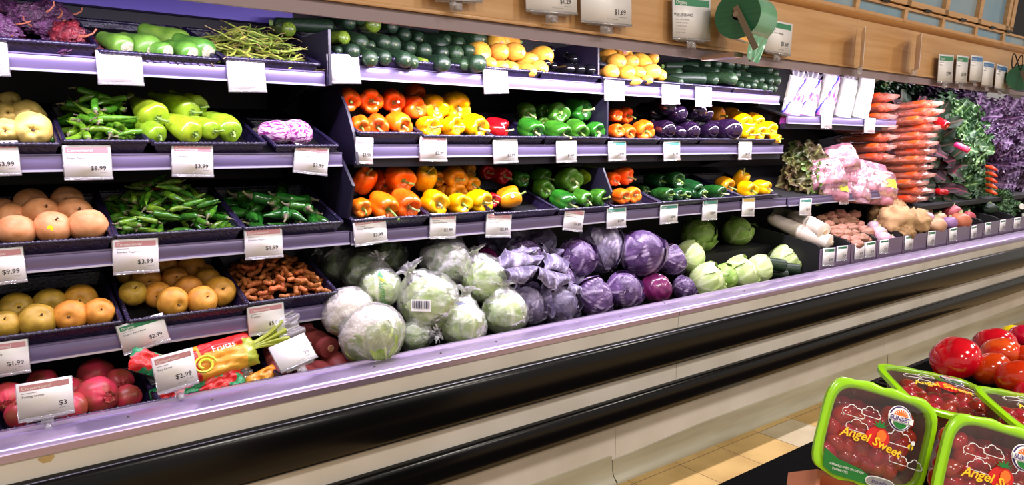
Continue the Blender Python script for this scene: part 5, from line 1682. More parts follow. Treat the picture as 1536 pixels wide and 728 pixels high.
rg = random.Random(17)
sun = [(1232, 328), (1245, 325), (1258, 322), (1268, 325), (1281, 322), (1240, 338), (1252, 333), (1264, 334), (1276, 333), (1250, 344), (1262, 343), (1275, 342), (1288, 337), (1256, 351), (1268, 352), (1281, 351), (1293, 345), (1300, 350), (1268, 359), (1280, 361), (1291, 358), (1300, 361), (1285, 367)]
for i, (px, py) in enumerate(sun):
    lump('sunchoke', px, py, 16 + (i % 3) * 3, .05 + (362 - py) * .0075, 'ginger_skin', 'knobbly brown pink sunchoke root heaped in the second bin', 'root', 'sunchokes', i, (1.25, .9, .7), .3, 2.5, .25)
for px, py, w_, dy, lab in ((1318, 350, 24, .1, 'white turnip behind in the third bin'), (1326, 358, 22, .05, 'white turnip at the front of the third bin'), (1311, 341, 22, .2, 'white turnip with violet top beside the celery root'), (1337, 362, 18, .05, 'small white turnip at the third bin corner')):
    lump('turnip', px, py, w_, dy, 'turnip_skin', lab, 'turnip', 'white turnips', px, (1, 1, .9), .05, 1.5, 0, 'stem_pale')
for px, py, w_, dy, lab in ((1327, 327, 44, .22, 'rough tan celery root at the back of the heap'), (1344, 332, 46, .1, 'largest rough celery root in front'), (1371, 334, 38, .08, 'rough celery root with pointed top beside the pale roots'), (1342, 314, 28, .24, 'small celery root on top of the heap'), (1356, 346, 26, .04, 'lowest celery root against the bin front')):
    lump('celery_root', px, py, w_, dy, 'celeriac_skin', lab, 'celery root', 'celery roots', px, (1, 1, .95), .25, 2.6, .55)
for px, py, w_, dy, lab in ((1389, 327, 22, .1, 'pale pink round root beside the celery root'), (1403, 338, 30, .05, 'cream oblong root at the front of its bin'), (1388, 318, 20, .25, 'brown round root shaded behind the pale pink one'), (1409, 327, 20, .14, 'small brown root with a thin tail')):
    lump('rutabaga', px, py, w_, dy, 'rutabaga_skin' if w_ != 22 else 'turnip_skin', lab, 'root', 'pale roots', px, (1.2, 1, .85), .08, 1.6, 0, 'stem_pale')
for px, py, w_, dy, mt, lab in ((1428, 320, 28, .14, 'beet_skin', 'bright red beet on top of the beet bin'), (1440, 332, 30, .06, 'beet_gold', 'orange brown beet at the front of the beet bin'), (1452, 326, 20, .12, 'beet_skin', 'red beet beside the orange brown one'), (1424, 335, 22, .05, 'beet_violet', 'violet beet at the front of the beet bin')):
    lump('beet', px, py, w_, dy, mt, lab, 'beet', 'beets', px, (1.1, 1, .9), .08, 1.6, 0, 'stem_pale')
lump('broccoli', 1484, 313, 20, .12, 'fennel_dark', 'dark broccoli crown in its bin under the purple kale', 'broccoli', None, 5, (1, 1, .8), .2, 3, .4, 'stem_green')
for i, (px, py, ex) in enumerate(((1512, 304, 0), (1522, 309, 1), (1530, 314, 2), (1516, 318, 3), (1536, 304, 4))):
    a, b_ = at(px - 6, py - 4, 2.5), at(px + 22, py + 6, 2.2)
    root = thing('leek', f'white leek lying over its bin, {ORD[i]} of the row', 'leek', a, 'leeks')
    MB().tube([(0, 0, 0), (b_ - a) * .6, (b_ - a)], [.018, .018, .024], 12).build('shank', MATS['leek_white'], root)
    for k in range(4):
        e = (a - b_).normalized() * .22 + Vector((.03 * (k - 1.5), 0, .03 - .03 * k))
        MB().grid(lambda u, v: tuple(e * v + Vector((0, 0, .02 * (u * 2 - 1) * (1 - .6 * v))) + Vector((0, 0, -.05 * v * v))), 3, 6).build('leaf', MATS['leek_green'], root, 0)
for i, (px, py) in enumerate(((1490, 302), (1498, 305), (1506, 310), (1494, 312))):
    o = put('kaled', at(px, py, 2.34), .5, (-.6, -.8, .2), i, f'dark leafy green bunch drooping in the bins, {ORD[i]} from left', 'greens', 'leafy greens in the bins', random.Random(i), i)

# ------------------------------------------------------------------ price cards
HC = {'p': 'card_pink', 'g': 'card_green', 't': 'card_teal', 'y': 'card_yellow', 'b': 'card_blue'}


def card(TL, TRr, BL, Y, hdr, title, price, label, holder=0, lean=0., group='price cards', name='price_card', blank=False, body=None, back=0.):
    a, b_, c = at(*TL, Y + back), at(*TRr, Y + back), at(*BL, Y)
    ux = (b_ - a)
    W = ux.length
    ux.normalize()
    dn = (c - a)
    H = dn.length
    nz = ux.cross(-dn).normalized()
    if nz.y > 0:
        nz = -nz
    uy = nz.cross(ux).normalized()
    mb = MB()
    mb.box(0, W, -H, 0, -.0012, 0, 0)
    e = .0006
    mats = ['card_paper', HC.get(hdr, 'card_pink'), 'ink', 'ink_grey', 'white_print']
    if hdr:
        m_ = .05 * W
        mb.add([(m_, -.06 * H, e), (W - m_, -.06 * H, e), (W - m_, -.22 * H, e), (m_, -.22 * H, e)], [[3, 2, 1, 0]], 1)
        put_text(mb, 'Organic' if hdr in 'gt' else 'Conventional' if hdr == 'p' else 'Local' if hdr == 'y' else 'Grocery', .08 * W, -.19 * H, .085 * H, e * 2, 4, maxw=.55 * W)
    if title:
        put_text(mb, title, .08 * W, -.40 * H, .06 * H, e, 2, maxw=.8 * W)
        mb.add([(.08 * W, -.275 * H, e), (.36 * W, -.275 * H, e), (.36 * W, -.29 * H, e), (.08 * W, -.29 * H, e)], [[3, 2, 1, 0]], 3)
    if price:
        put_text(mb, price, .88 * W, -.74 * H, .13 * H, e, 2 if not blank else 3, True, maxw=.5 * W, bold=.012)
        for x0, x1, yy in ((.74, .9, .80), (.5, .72, .86)):
            mb.add([(x0 * W, -yy * H, e), (x1 * W, -yy * H, e), (x1 * W, -(yy + .012) * H, e), (x0 * W, -(yy + .012) * H, e)], [[3, 2, 1, 0]], 3)
    if body:
        for k, t_ in enumerate(body):
            put_text(mb, t_, .08 * W, -(.48 + .075 * k) * H, .035 * H, e, 3, maxw=.84 * W)
    o = mb.build(name, [MATS[m] for m in mats], None, 0, False)
    R = Matrix((ux, uy, nz)).transposed()
    o.matrix_world = Matrix.Translation(a) @ R.to_4x4()
    tag(o, label, 'price card', group)
    hb = MB()
    hb.box(-.002, W + .002, -H - .003, -.0, -.0032, -.0018)
    hb.box(-.002, W + .002, -H - .003, -H + .006, .0012, .0022)
    if holder:
        hb.box(W * .38, W * .62, -H - .035, -H + .012, -.006, -.0035)
        hb.box(W * .12, W * .88, -H - .008, -H + .008, -.012, -.0035)
        hb.tube([(W * .5, -H - .02, -.005), (W * .5, -H - .03, .012)], [.008, .008], 8)
    else:
        hb.box(W * .1, W * .9, -.012, -.001, -.012, -.0033)
    hb.build('holder', MATS['clear_plastic'], o, 0, False)
    return o


YC1, YC2, YC3, YC4 = YR1 - .012, YR2 - .012, YR3 - .012, YR4 - .012
card((-40, 55), (9, 58), (-40, 111), YC1, '', '', '$7.99', 'white card cut by the frame under the dried chiles', blank=True)
card((143.5, 75), (211.5, 79), (144.5, 125), YC1, '', '', '$3.99', 'bright white card reading $3.99 under the pale gourds', blank=True)
card((340, 90), (396, 92), (341, 136.5), YC1, '', '', '$5.99', 'bright white card under the thin green pods', blank=True)
card((-45, 211.5), (25.7, 210.7), (-46, 264), YC2, 'p', 'Quince', '$3.99', 'card ending in 99 under the quinces')
card((93.4, 218), (165, 218), (93.6, 269.5), YC2, 'p', 'Finger Peppers', '$8.99', '$8.99 card reading finger peppers')
card((257.5, 215.5), (319, 217.7), (257, 264), YC2, 'p', 'Cubanelle Peppers', '$3.99', '$3.99 card under the cubanelle peppers')
card((444, 215), (494, 222), (437, 257), YC2, 'p', 'Graffiti Eggplant', '$3.99', 'tilted $3.99 card under the striped eggplants')
card((-40, 377), (33.5, 370), (-38, 431), YC3, 'p', 'Asian Pears', '$9.99', '9.99 card under the peach coloured pears')
card((168.6, 360), (236.5, 357), (171, 412), YC3, 'p', 'Serrano Peppers', '$3.99', '$3.99 card under the serrano peppers')
card((366.7, 343.5), (422.5, 340), (370, 389.6), YC3, 'p', 'Jalapeno Peppers', '$1.99', '$1.99 card under the jalapenos')
card((-30, 518), (41, 508.5), (-28, 569), YC4, 'p', 'Asian Pears', '$1.99', '$1.99 card under the greenish gold pears')
card((174, 490.6), (243, 469.6), (182.7, 534), YC4, 'g', 'Organic Asian Pears', '$2.99', 'green headed organic $2.99 card tilted under the pears')
card((370.7, 462), (425, 453.5), (371, 505), YC4, 'p', 'Turmeric', '$5.99', 'card half behind the gathered bag tail under the turmeric')
card((23.5, 577.6), (106.8, 564), (27, 634), 2.085, 'p', 'Pomegranates', '$3', '$3 pomegranates card standing in a clear clip on the rail', 1)
card((227, 538), (287.7, 521.8), (242.6, 590), 2.09, 'p', 'Key Limes', '$2.99', '$2.99 card propped in front of the fruit bags', 1)
card((402.8, 522), (456, 499.6), (430, 555), 2.13, '', '', '99', 'bright white card leaning back over the red roots', 1, blank=True, back=.06)
card((490.7, 81), (537.7, 82.3), (499, 124), YC1 - .01, '', '', '', 'blank white card beside the purple divider above the orange peppers')
card((725, 102), (761, 102), (731, 139.6), YC1, '', '', '', 'blank white card under the yellow squash')
card((907, 118), (936.5, 119), (914, 149), YC1, '', '', '', 'blank white card under the second squash pile')
card((993.6, 125.5), (1019.7, 126), (1002.6, 152.5), YC1, '', '', '', 'first of two blank white cards under the wide zucchini tray')
card((1043.6, 128.6), (1067.7, 129), (1047, 158.8), YC1, '', '', '', 'second of two blank white cards under the wide zucchini tray')
card((534.7, 205), (560, 207), (537, 244), YC2 - .0, 'p', 'Orange Peppers', '$3.99', '$3.99 card partly behind the divider under the orange peppers')
card((630.5, 203.7), (670.6, 205.3), (634.5, 240.7), YC2, 'p', 'Yellow Bell Peppers', '$2.99', '$2.99 card under the upper yellow bell peppers')
card((740, 210), (776, 208.7), (742.8, 245), YC2, 'p', 'Red Peppers', '$2.99', '$2.99 card under the single red pepper')
card((835, 211), (864.6, 210.4), (837.6, 243.4), YC2, 'p', 'Green Bell Peppers', '$1.69', '$1.69 card under the upper green bell peppers')
card((913, 212), (938.8, 211), (917, 240.7), YC2, 't', 'Orange Peppers', '$3.99', 'teal headed card under the small orange peppers')
card((996, 212.7), (1020, 211), (998.9, 240.7), YC2, 't', 'Eggplant', '$2.99', 'teal headed card under the eggplants')
card((1109, 212), (1128, 212), (1113, 237.7), YC2, '', '', '$2.99', 'narrow cream card at the middle shelf end')
card((529.7, 330), (578, 323.5), (534, 369.6), YC3, 'p', 'Orange Bell Peppers', '$3.99', '$3.99 tilted card under the lower orange peppers')
card((646, 320), (684, 319.5), (645.5, 357.6), YC3, 'p', 'Yellow Bell Peppers', '$2.99', '$2.99 card under the lower yellow peppers')
card((730.8, 319), (767.8, 320), (731.8, 355), YC3, 'p', 'Red Bell Peppers', '$2.99', '$2.99 card under the lone amber pepper')
card((848.6, 311.9), (877, 315.9), (851, 343.6), YC3, 'p', 'Green Bell Peppers', '$1.69', '$1.69 card under the lower green peppers')
card((911, 311.9), (939.5, 310), (913.7, 342), YC3, 't', 'Orange Peppers', '$2.99', 'teal headed card under the divider on the lower shelf')
card((991, 307.5), (1017, 305.8), (996, 334), YC3, 't', 'Poblano Peppers', '$2.99', 'teal headed card under the poblanos')
card((1054.8, 300), (1076.8, 299), (1058, 329), YC3, 't', 'Peppers', '$2.99', 'teal headed card above the green cabbages')
card((1114.5, 296.5), (1133, 296), (1118, 323), YC3, 'y', 'Peppers', '$2.99', 'yellow headed card at the lower shelf end')
card((1233, 168), (1248.6, 168.3), (1235.6, 191), YC1, '', '', '', 'first blank white card under the celery bags')
card((1298, 176.6), (1313.5, 177.6), (1304, 193.7), YC1, '', '', '', 'blank white card under the last celery bag')
card((1201, 298), (1218, 297.5), (1202.5, 321.7), YC3, 't', 'Lettuce', '$2.99', 'teal headed card above the daikon')
card((1260.7, 286), (1274, 285.4), (1261, 306), YC3, 't', 'Radish', '$2.99', 'teal headed card under the pink bags')
for i, (tl, tr, bl, n, pr) in enumerate((((1236, 372.7), (1252.8, 371.8), (1237, 398.6), 'Daikon', '$1.99'), ((1256.5, 369.8), (1272, 368.3), (1255.7, 392), 'Yuca', '$2.49'), ((1283.6, 366), (1297.5, 364.5), (1283, 389), 'Ginger', '$4.99'), ((1299, 364), (1313.4, 361.5), (1298.5, 387), 'Sunchokes', '$5.99'), ((1320.6, 360.5), (1333.5, 358.8), (1318.5, 381.5), 'Turnips', '$1.99'), ((1358.6, 354), (1371, 352), (1356, 375.5), 'Celery Root', '$2.99'), ((1392.7, 347), (1404, 346), (1390.5, 369), 'Rutabaga', '$1.99'), ((1425, 343), (1436, 340.4), (1423, 362.5), 'Beets', '$2.49'), ((1457.5, 339.5), (1465.5, 337.5), (1453.5, 357.5), 'Beets', '$2.49'), ((1478.6, 334), (1487, 333), (1476.5, 352), 'Greens', '$2.99'), ((1501, 330), (1509, 329), (1499, 347), 'Broccoli', '$2.99'), ((1522, 327), (1531, 326), (1520.5, 343), 'Leeks', '$2.99'))):
    card(tl, tr, bl, YBIN - .006, 'g', n, pr, f'small green headed card on the bin fronts, {ORD[i]} from left', group='bin cards')
# canopy cards
YV = 2.0
card((640, -60), (720, -52), (636, -4), YV, 'g', '', '', 'card cut off by the frame top, first along the canopy', 1)
card((787, -42), (864, -34), (789.5, 16.6), YV, 'p', 'Cabbage', '$1.29', '$1.29 card on the wood canopy', 1)
card((871, -30), (947, -20), (873.4, 33), YV, 'p', 'Rainbow Carrots', '$1.69', '$1.69 card on the wood canopy with a shiny sleeve', 1)
oc = card((1009, -8), (1066, -2), (1019, 57), YV, 'g', '', '', 'tall heart of organics notice on the wood canopy', 1, body=('Local organic farms', 'grown without synthetic', 'pesticides or fertilizer', 'by people who care', 'for soil and water', 'and for our table'))
hb = MB()
put_text(hb, 'HEART OF ORGANICS', .006, -.080, .011, .0015, 0, maxw=.12)
hb.build('heading', MATS['ink'], oc, 0, False)
card((1150, 27.5), (1189, 36), (1151.5, 77), YV, 'g', 'Organic Green Cabbage', '$1.69', 'organic green cabbage $1.69 card on the canopy beside the bag roll', 1)
for i, (tl, tr, bl, h_) in enumerate((((1409, 81), (1431, 82.7), (1416, 117.7), 'g'), ((1436, 82.7), (1453, 84.6), (1440, 121), 'g'), ((1457, 82.7), (1475, 84.6), (1461, 118), 'b'), ((1475.5, 91), (1492, 94), (1479, 125), 'b'), ((1495.6, 96), (1512, 100), (1500, 128), 'b'))):
    card(tl, tr, bl, YV, h_, 'Greens', '$2.99' if i < 2 else '', f'{"green" if h_ == "g" else "blue"} headed card in the far canopy row, {ORD[i]} of five', 1, group='far canopy cards')
for i, (px, py, lab) in enumerate(((1291, 76, 'card seen edge on, standing out from the canopy past the cabbage card'), (1373, 82, 'second card seen edge on along the canopy'))):
    p = at(px, py, 2.0)
    o = MB().box(-.0008, .0008, -.16, .0, -.1, .1).build('price_card', MATS['card_paper'])
    o.location = (p.x, 2.0, p.z + .005)
    o.rotation_euler = (0, 0, radians(-57))
    tag(o, lab, 'price card', 'edge on cards')
    MB().box(-.012, .012, -.03, .03, -.125, -.09).build('clip', MATS['clear_plastic'], o)

# produce bag roll on its bracket
pc = at(1106, 22, 1.86)
roll = thing('bag_roll', 'green roll of produce bags on a metal bracket under the canopy sign', 'bag roll', pc)
AX = Vector((.97, .24, 0)).normalized()
R_ = .098
q = AX.to_track_quat('Z', 'Y')
rb = MB()
rb.grid(lambda u, v: (R_ * cos(2 * pi * u), R_ * sin(2 * pi * u), .20 * v), 40, 1, True, 1)
rb.grid(lambda u, v: ((.022 + (R_ - .022) * v) * cos(2 * pi * u), (.022 + (R_ - .022) * v) * sin(2 * pi * u), .0012 * (int(v * 12 + .5) % 2)), 40, 12, True, 0)
rb.grid(lambda u, v: ((.022 + (R_ - .022) * v) * cos(2 * pi * u), (.022 + (R_ - .022) * v) * sin(2 * pi * u), .20), 40, 1, True, 0)
o = rb.build('roll', [MATS['bag_roll_green'], MATS['bag_film_green']], roll)
o.rotation_mode = 'QUATERNION'
o.rotation_quaternion = q
hang = MB().grid(lambda u, v: (R_ * .2 + .22 * v * 0 + .015 * sin(u * 19) * v, 0, 0) if False else tuple(AX * (.03 + .2 * u * (1 - .45 * v)) + Vector((.0, -R_ * (1 - .2 * v) * .6 + .012 * sin(u * 16 + v * 3) * v, -R_ * .75 - .105 * v - .012 * sin(u * 9) * v))), 24, 10)
hang.build('loose_bag', MATS['bag_film_green'], roll, 0)
br = MB()
br.box(-.012, -.006, -.012, .012, -.2, .03)
o = br.build('bracket_arm', MATS['bracket_metal'], roll)
o.rotation_euler = (radians(-32), radians(18), radians(10))
o.location = (-.002, -.01, .005)
MB().tube([Vector((0, 0, 0)) - AX * .02, AX * .22], [.012, .012], 10).build('spindle', MATS['bracket_metal'], roll)
MB().box(-.01, .05, .0, 2.03 - pc.y, -.17, -.15).build('bracket_foot', MATS['bracket_metal'], roll)
# second roll at the frame edge
pc2 = at(1532, 116, 1.9)
r2 = thing('bag_roll', 'second dark green bag roll with a wire hoop at the far end of the canopy', 'bag roll', pc2)
o = MB().tube([(0, 0, 0), AX * .2], [.09, .09], 28).build('roll', MATS['bag_roll_green'], r2, 40)
MB().tube([(-.1 + .1 * cos(a * .26), 0, .1 + .05 * sin(a * .26 * 2)) for a in range(25)], [.004] * 25, 6).build('wire_hoop', MATS['wire_dark'], r2)
o = MB().box(-.012, .012, -.01, .01, -.14, .05).build('bracket_arm', MATS['bracket_metal'], r2)
o.rotation_euler = (radians(-25), radians(30), 0)
o.location = (-.05, -.03, 0)

# ------------------------------------------------------------------ tomato display in front
tb = thing('display_table', 'black display table carrying the tomatoes and tomato packs', 'table', (1.3, .35, 0))
for mbx, n in ((MB().box(-.36, .9, -.5, .22, .80, .83), 'top'), (MB().box(-.30, .84, -.44, .10, .1, .80), 'cabinet'), (MB().box(-.27, .8, -.4, .06, 0, .1), 'plinth')):
    mbx.build(n, MATS['table_black'], tb)


def pack(pc_, ux, uy, W, H, label, prints, D=.075, seed=1):
    """lidded punnet: clear tub, lime rim, film with print; tomatoes inside stay top-level things."""
    ux = Vector(ux).normalized()
    nz = ux.cross(Vector(uy)).normalized()
    uy = nz.cross(ux)
    t = thing('tomato_pack', label, 'package', pc_, 'tomato packs')
    t.rotation_mode = 'QUATERNION'
    t.rotation_quaternion = Matrix((ux, uy, nz)).transposed().to_quaternion()

    def rr(u, hw, hh, r):
        # rounded rectangle perimeter
        a = 2 * pi * u
        n = 5.
        c_, s_ = cos(a), sin(a)
        k = (abs(c_) ** n + abs(s_) ** n) ** (-1 / n)
        return (hw * c_ * k, hh * s_ * k)
    rim = MB()

    def rf(u, v):
        prof = [(0, -.003), (.0, .003), (-.003, .005), (-.011, .005), (-.013, .003), (-.0135, -.004)]
        t_ = v * 5
        i = min(int(t_), 4)
        f = t_ - i
        o_ = prof[i][0] * (1 - f) + prof[i + 1][0] * f
        z_ = prof[i][1] * (1 - f) + prof[i + 1][1] * f
        x, y = rr(u, W / 2 + o_, H / 2 + o_, 0)
        wv = .0015 * sin(u * 90) if o_ > -.006 else 0
        return (x, y + wv, z_)
    rim.grid(rf, 72, 5, True)
    rim.build('rim', MATS['pack_lime'], t, 50)
    tub = MB()
    tub.grid(lambda u, v: (rr(u, W / 2 - .0125 - .026 * v, H / 2 - .0125 - .026 * v, 0)[0], rr(u, W / 2 - .0125 - .026 * v, H / 2 - .0125 - .026 * v, 0)[1], .001 - D * v), 60, 6, True)
    tub.grid(lambda u, v: (rr(u, (W / 2 - .0385) * v, (H / 2 - .0385) * v, 0)[0], rr(u, (W / 2 - .0385) * v, (H / 2 - .0385) * v, 0)[1], .001 - D), 60, 3, True)
    tub.build('tub', MATS['pack_tub'], t, 50)

    def zf(x, y):
        k = max(0, 1 - (2 * x / W) ** 2) * max(0, 1 - (2 * y / H) ** 2)
        return .005 + .010 * k + .0016 * sin(x * 60 + y * 25) * (abs(x) > W * .25)
    film = MB()
    film.grid(lambda u, v: (lambda q: (q[0], q[1], zf(*q)))(rr(u, (W / 2 - .008) * v, (H / 2 - .008) * v, 0)), 60, 12, True)
    film.build('film', MATS['pack_film'], t, 0)
    pm = MB()
    mats = ['white_print', 'sun_purple', 'sun_orange', 'pack_leaf_green', 'print_yellow', 'print_red', 'grey_label', 'ink_grey', 'ink', 'pack_lime']
    e = .0008

    def shape(pts, mi, lv=1):
        pts = [(x, y, zf(x, y) + e * lv) for x, y in pts]
        pm.add(pts, [list(range(len(pts)))], mi)

    def circ(cx, cy, r, n=26, a0=0, a1=2 * pi):
        return [(cx + r * cos(a0 + (a1 - a0) * i / n), cy + r * sin(a0 + (a1 - a0) * i / n)) for i in range(n + (0 if a1 - a0 > 6.2 else 1))]
    # sun logo
    cx, cy, r = W * .13, H * .24, H * .125
    shape(circ(cx, cy, r), 0, 1)
    shape(circ(cx, cy, r * .93), 1, 2)
    shape(circ(cx, cy, r * .84), 0, 3)
    shape(circ(cx, cy + r * .08, r * .62, 18, 0, pi), 2, 4)
    for k in range(9):
        a = pi * (k + .5) / 9
        shape([(cx + r * .42 * cos(a - .03), cy + r * .08 + r * .42 * sin(a - .03)), (cx + r * .6 * cos(a - .05), cy + r * .08 + r * .6 * sin(a - .05)), (cx + r * .6 * cos(a + .05), cy + r * .08 + r * .6 * sin(a + .05)), (cx + r * .42 * cos(a + .03), cy + r * .08 + r * .42 * sin(a + .03))], 0, 5)
    shape(circ(cx, cy - r * .2, r * .6, 18, pi * 1.08, pi * 1.92), 3, 4)
    shape([(cx - r * 1.04, cy - r * .25), (cx + r * 1.04, cy - r * .25), (cx + r * 1.04, cy + r * .2), (cx - r * 1.04, cy + r * .2)], 0, 5)
    bend = lambda x, y, z: (x, y, zf(x, y) + z)
    put_text(pm, 'SUNSET', cx - r * 1.0, cy - r * .19, r * .34, e * 8, 1, maxw=r * 2.0, bend=bend, bold=.03)

    # script lettering along a rising arc
    def arc(x, y, z):
        y2 = y + .10 * H * sin((x + W * .36) / (W * .72) * pi * 1.6 + .4) * .35
        return (x, y2, zf(x, y2) + z)

    def slant(x, y, z):
        return arc(x + .25 * (y + H * .06), y, z)
    put_text(pm, 'Angel Sweet', -W * .34, -H * .10, H * .085, e * 6, 4, maxw=W * .62, bend=slant, bold=.02)
    # printed tomato with star leaf
    tx_, ty_ = -W * .03, H * .0
    shape([(tx_ + H * .12 * cos(a) * (1 - .1 * sin(a) ** 2), ty_ + H * .105 * sin(a)) for a in [2 * pi * i / 28 for i in range(28)]], 5, 2)
    shape([(tx_ + H * .03 + H * .05 * cos(a), ty_ + H * .02 + H * .06 * sin(a)) for a in [2 * pi * i / 18 for i in range(18)]], 2, 3)
    for k in range(6):
        a = pi * (k + .2) / 5.6
        shape([(tx_ - .004, ty_ + H * .095), (tx_ + H * .10 * cos(a), ty_ + H * .10 + H * .075 * sin(a)), (tx_ + .004, ty_ + H * .105)], 3, 4)
    # cloud outlines

    def cloud(cx, cy, s):
        pts = []
        for (ox, oy, rr_, a0, a1) in ((-.9, 0, .4, pi * 1.4, pi * .45), (-.25, .35, .55, pi * .95, pi * .2), (.5, .2, .45, pi * .7, -.1), (.95, -.1, .3, pi * .45, -pi * .5)):
            for i in range(7):
                a = a0 + (a1 - a0) * i / 6
                pts.append((cx + s * (ox + rr_ * cos(a)), cy + s * (oy + rr_ * sin(a))))
        pts.append((cx - s * .9, cy - s * .38))
        pm.tube([(x, y, zf(x, y) + e) for x, y in pts], [.0006] * len(pts), 4, 0)
    for cx_, cy_, s_ in ((-W * .26, H * .16, .012), (-W * .12, H * .20, .011), (-W * .20, H * .03, .013), (W * .16, H * .03, .016), (W * .20, -H * .16, .011), (W * .36, -H * .17, .010)):
        cloud(cx_, cy_, s_)
    # little bee
    bx_, by_ = W * .27, H * .0
    shape(circ(bx_, by_, .0045, 12), 4, 2)
    shape([(bx_ - .001, by_ - .004), (bx_ + .001, by_ - .004), (bx_ + .001, by_ + .004), (bx_ - .001, by_ + .004)], 8, 3)
    shape(circ(bx_ + .002, by_ + .006, .0035, 10), 0, 3)
    if prints:
        # green banner with small lines and the grey bowl label at the lower edge
        shape([(-W * .43, -H * .24), (-W * .30, -H * .31), (-W * .08, -H * .345), (W * .06, -H * .42), (W * .04, -H * .47), (-W * .30, -H * .47), (-W * .40, -H * .42)], 3, 2)
        put_text(pm, 'NATURALLY SWEET ON-THE-VINE', -W * .36, -H * .385, H * .022, e * 4, 0, maxw=W * .3, bend=bend)
        put_text(pm, 'TOMATOES', -W * .33, -H * .425, H * .022, e * 4, 0, maxw=W * .24, bend=bend)
        L_ = [(W * .10 + W * .13 * cos(a) * (abs(cos(a)) ** -.4 if abs(cos(a)) > .01 else 1), -H * .42 + H * .055 * sin(a)) for a in [2 * pi * i / 24 for i in range(24)]]
        shape(L_, 0, 3)
        L_ = [(W * .10 + W * .122 * cos(a) * (abs(cos(a)) ** -.4 if abs(cos(a)) > .01 else 1), -H * .42 + H * .045 * sin(a)) for a in [2 * pi * i / 24 for i in range(24)]]
        shape(L_, 6, 4)
        put_text(pm, 'bowlz', W * .02, -H * .437, H * .045, e * 6, 1, maxw=W * .17, bend=bend)
    pm.build('film_print', [MATS[m] for m in mats], t, 0, False)
    # tomatoes
    bpy.context.view_layer.update()
    Mw = Matrix.Translation(pc_) @ t.rotation_quaternion.to_matrix().to_4x4()
    rg = random.Random(seed)
    i = 0
    for lay in range(2):
        ny = 5
        for r_ in range(ny):
            nx = 6
            for c_ in range(nx):
                x = (c_ - (nx - 1) / 2 + (.25 if r_ % 2 else -.25)) * (W - .05) / nx
                y = (r_ - (ny - 1) / 2) * (H - .044) / ny - .006
                x += rg.uniform(-.004, .004)
                y += rg.uniform(-.003, .003)
                if lay == 1 and (y > H * .22 and rg.random() < .7):
                    continue
                lim = .030 if lay else .040
                x = max(-W / 2 + lim, min(W / 2 - lim, x))
                y = max(-H / 2 + lim, min(H / 2 - lim, y))
                if lay == 0 and (abs(x) > W * .3):
                    continue
                z = -.046 + lay * .031 + rg.uniform(-.003, .003)
                d = Mw.to_3x3() @ Vector((rg.uniform(-1, 1), rg.uniform(-1, 1), rg.uniform(-.3, .3)))
                put('grape', Mw @ Vector((x, y, z)), .0255 * rg.uniform(.92, 1.08), d, None, 'small red grape tomato inside the ' + seed_lab[seed], 'tomato', 'grape tomatoes in the ' + seed_lab[seed], rg)
    return t


seed_lab = {1: 'lime rimmed pack standing at the display corner', 2: 'lime rimmed pack cut by the frame corner', 3: 'lime rimmed pack lying flat behind', 4: 'flat lime rimmed pack at the frame edge'}
ca, sa = cos(radians(17)), sin(radians(17))


def frame(tiltb):
    ux = RT * ca - UP * sa
    v0 = RT * sa + UP * ca
    ax = ux.normalized()
    return ux, Quaternion(ax, -radians(tiltb)) @ v0


D1 = 1.0
ux, uy = frame(6)
pack(atD(1312, 655, D1), ux, uy, .164, .142, 'lime rimmed pack of grape tomatoes tilted up at the display corner', True, seed=1)
pack(atD(1494, 715, .95), ux, uy, .164, .142, 'lime rimmed pack of grape tomatoes cut off by the frame corner', True, seed=2)
ux, uy = frame(66)
pack(atD(1420, 594, 1.2), RT * .97 - UP * .20 + FW * .05, (RT * .22 + UP * .27 + FW * .92), .20, .16, 'lime rimmed tomato pack lying flat behind the tilted ones', False, seed=3)
pack(atD(1572, 630, 1.1), RT * .97 - UP * .20 + FW * .05, (RT * .22 + UP * .27 + FW * .92), .18, .15, 'flat lime rimmed tomato pack entering at the frame edge', False, seed=4)
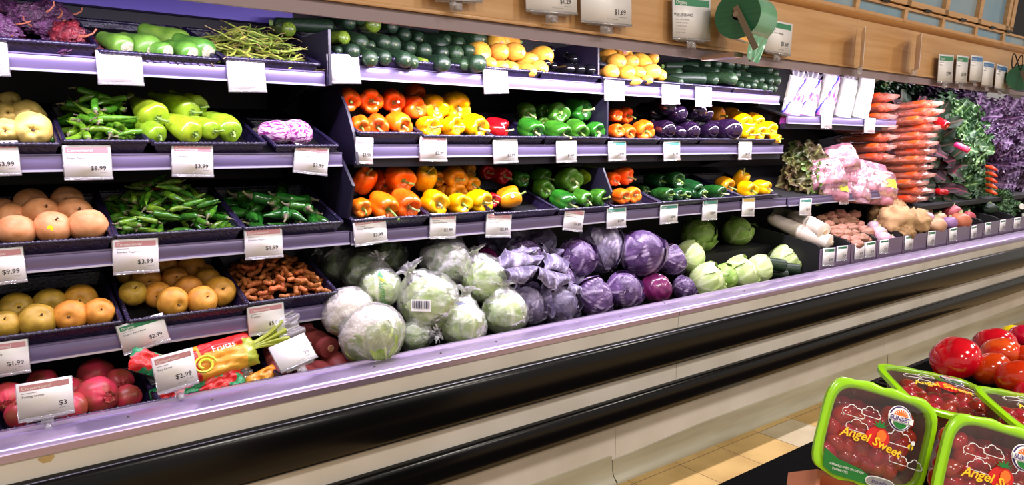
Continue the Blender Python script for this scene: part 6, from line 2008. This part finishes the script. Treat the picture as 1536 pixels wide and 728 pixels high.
# cardboard carton under the packs
cp = atD(1226, 704, 1.03)
cart = thing('cardboard_carton', 'salmon cardboard carton under the tilted tomato packs', 'carton', cp)
ux, uy = frame(22)
nz = ux.cross(uy)
cart.rotation_mode = 'QUATERNION'
cart.rotation_quaternion = Matrix((ux, uy, nz)).transposed().to_quaternion()
cb = MB()
cb.box(0, .42, -.26, 0, -.09, -.082)
cb.build('base', MATS['carton'], cart)
for x0, x1, y0, y1, n in ((0, .42, -.006, 0, 'rear_wall'), (0, .42, -.26, -.254, 'front_wall'), (0, .006, -.254, -.006, 'side_wall'), (.414, .42, -.254, -.006, 'side_wall')):
    MB().box(x0, x1, y0, y1, -.082, .0).build(n, MATS['carton'], cart)
MB().box(.012, .09, -.262, -.2605, -.05, -.03).build('label_patch', MATS['white_print'], cart)

for px, py, w_, D, nm, d, lab in ((1432.7, 538, 72, 1.32, 'tomato', (-.5, .3, .7), 'large red tomato at the end of the heap'), (1491, 517, 60, 1.45, 'tomato', (.2, .4, .9), 'red tomato at the top of the heap beside the yellow one'), (1501, 531, 58, 1.38, 'tomato_str', (.3, .5, .9), 'orange streaked tomato in the heap centre'), (1486, 553, 56, 1.30, 'tomato', (-.2, .5, .9), 'red tomato below the streaked one'), (1526, 566, 62, 1.24, 'tomato', (.2, .4, .8), 'red tomato low at the frame edge'), (1536, 505, 44, 1.5, 'tomato', (.2, .4, .8), 'red tomato at the frame edge, uppermost'), (1538, 535, 44, 1.36, 'tomato', (.1, .4, .8), 'red tomato at the frame edge, middle'), (1544, 590, 44, 1.2, 'tomato', (.1, .4, .8), 'red tomato at the frame edge just above the flat pack'), (1517, 500, 30, 1.55, 'tomato_yel', (.2, .4, .8), 'yellow tomato peeking over the red heap')):
    p = atD(px, py, D)
    put(nm, p, w_ * D / FPX, d, None, lab, 'tomato', 'large tomatoes', random.Random(px), px)
p = atD(1480, 560, 1.35)
cr = thing('tomato_crate', 'black crate under the large tomatoes', 'crate', (p.x, p.y, .83))
MB().box(-.12, .34, -.14, .16, 0, .012).build('base', MATS['table_black'], cr)
for x0, x1, y0, y1 in ((-.12, .34, -.14, -.13), (-.12, .34, .15, .16), (-.12, -.11, -.13, .15), (.33, .34, -.13, .15)):
    MB().box(x0, x1, y0, y1, .012, .16).build('side_panel', MATS['table_black'], cr)
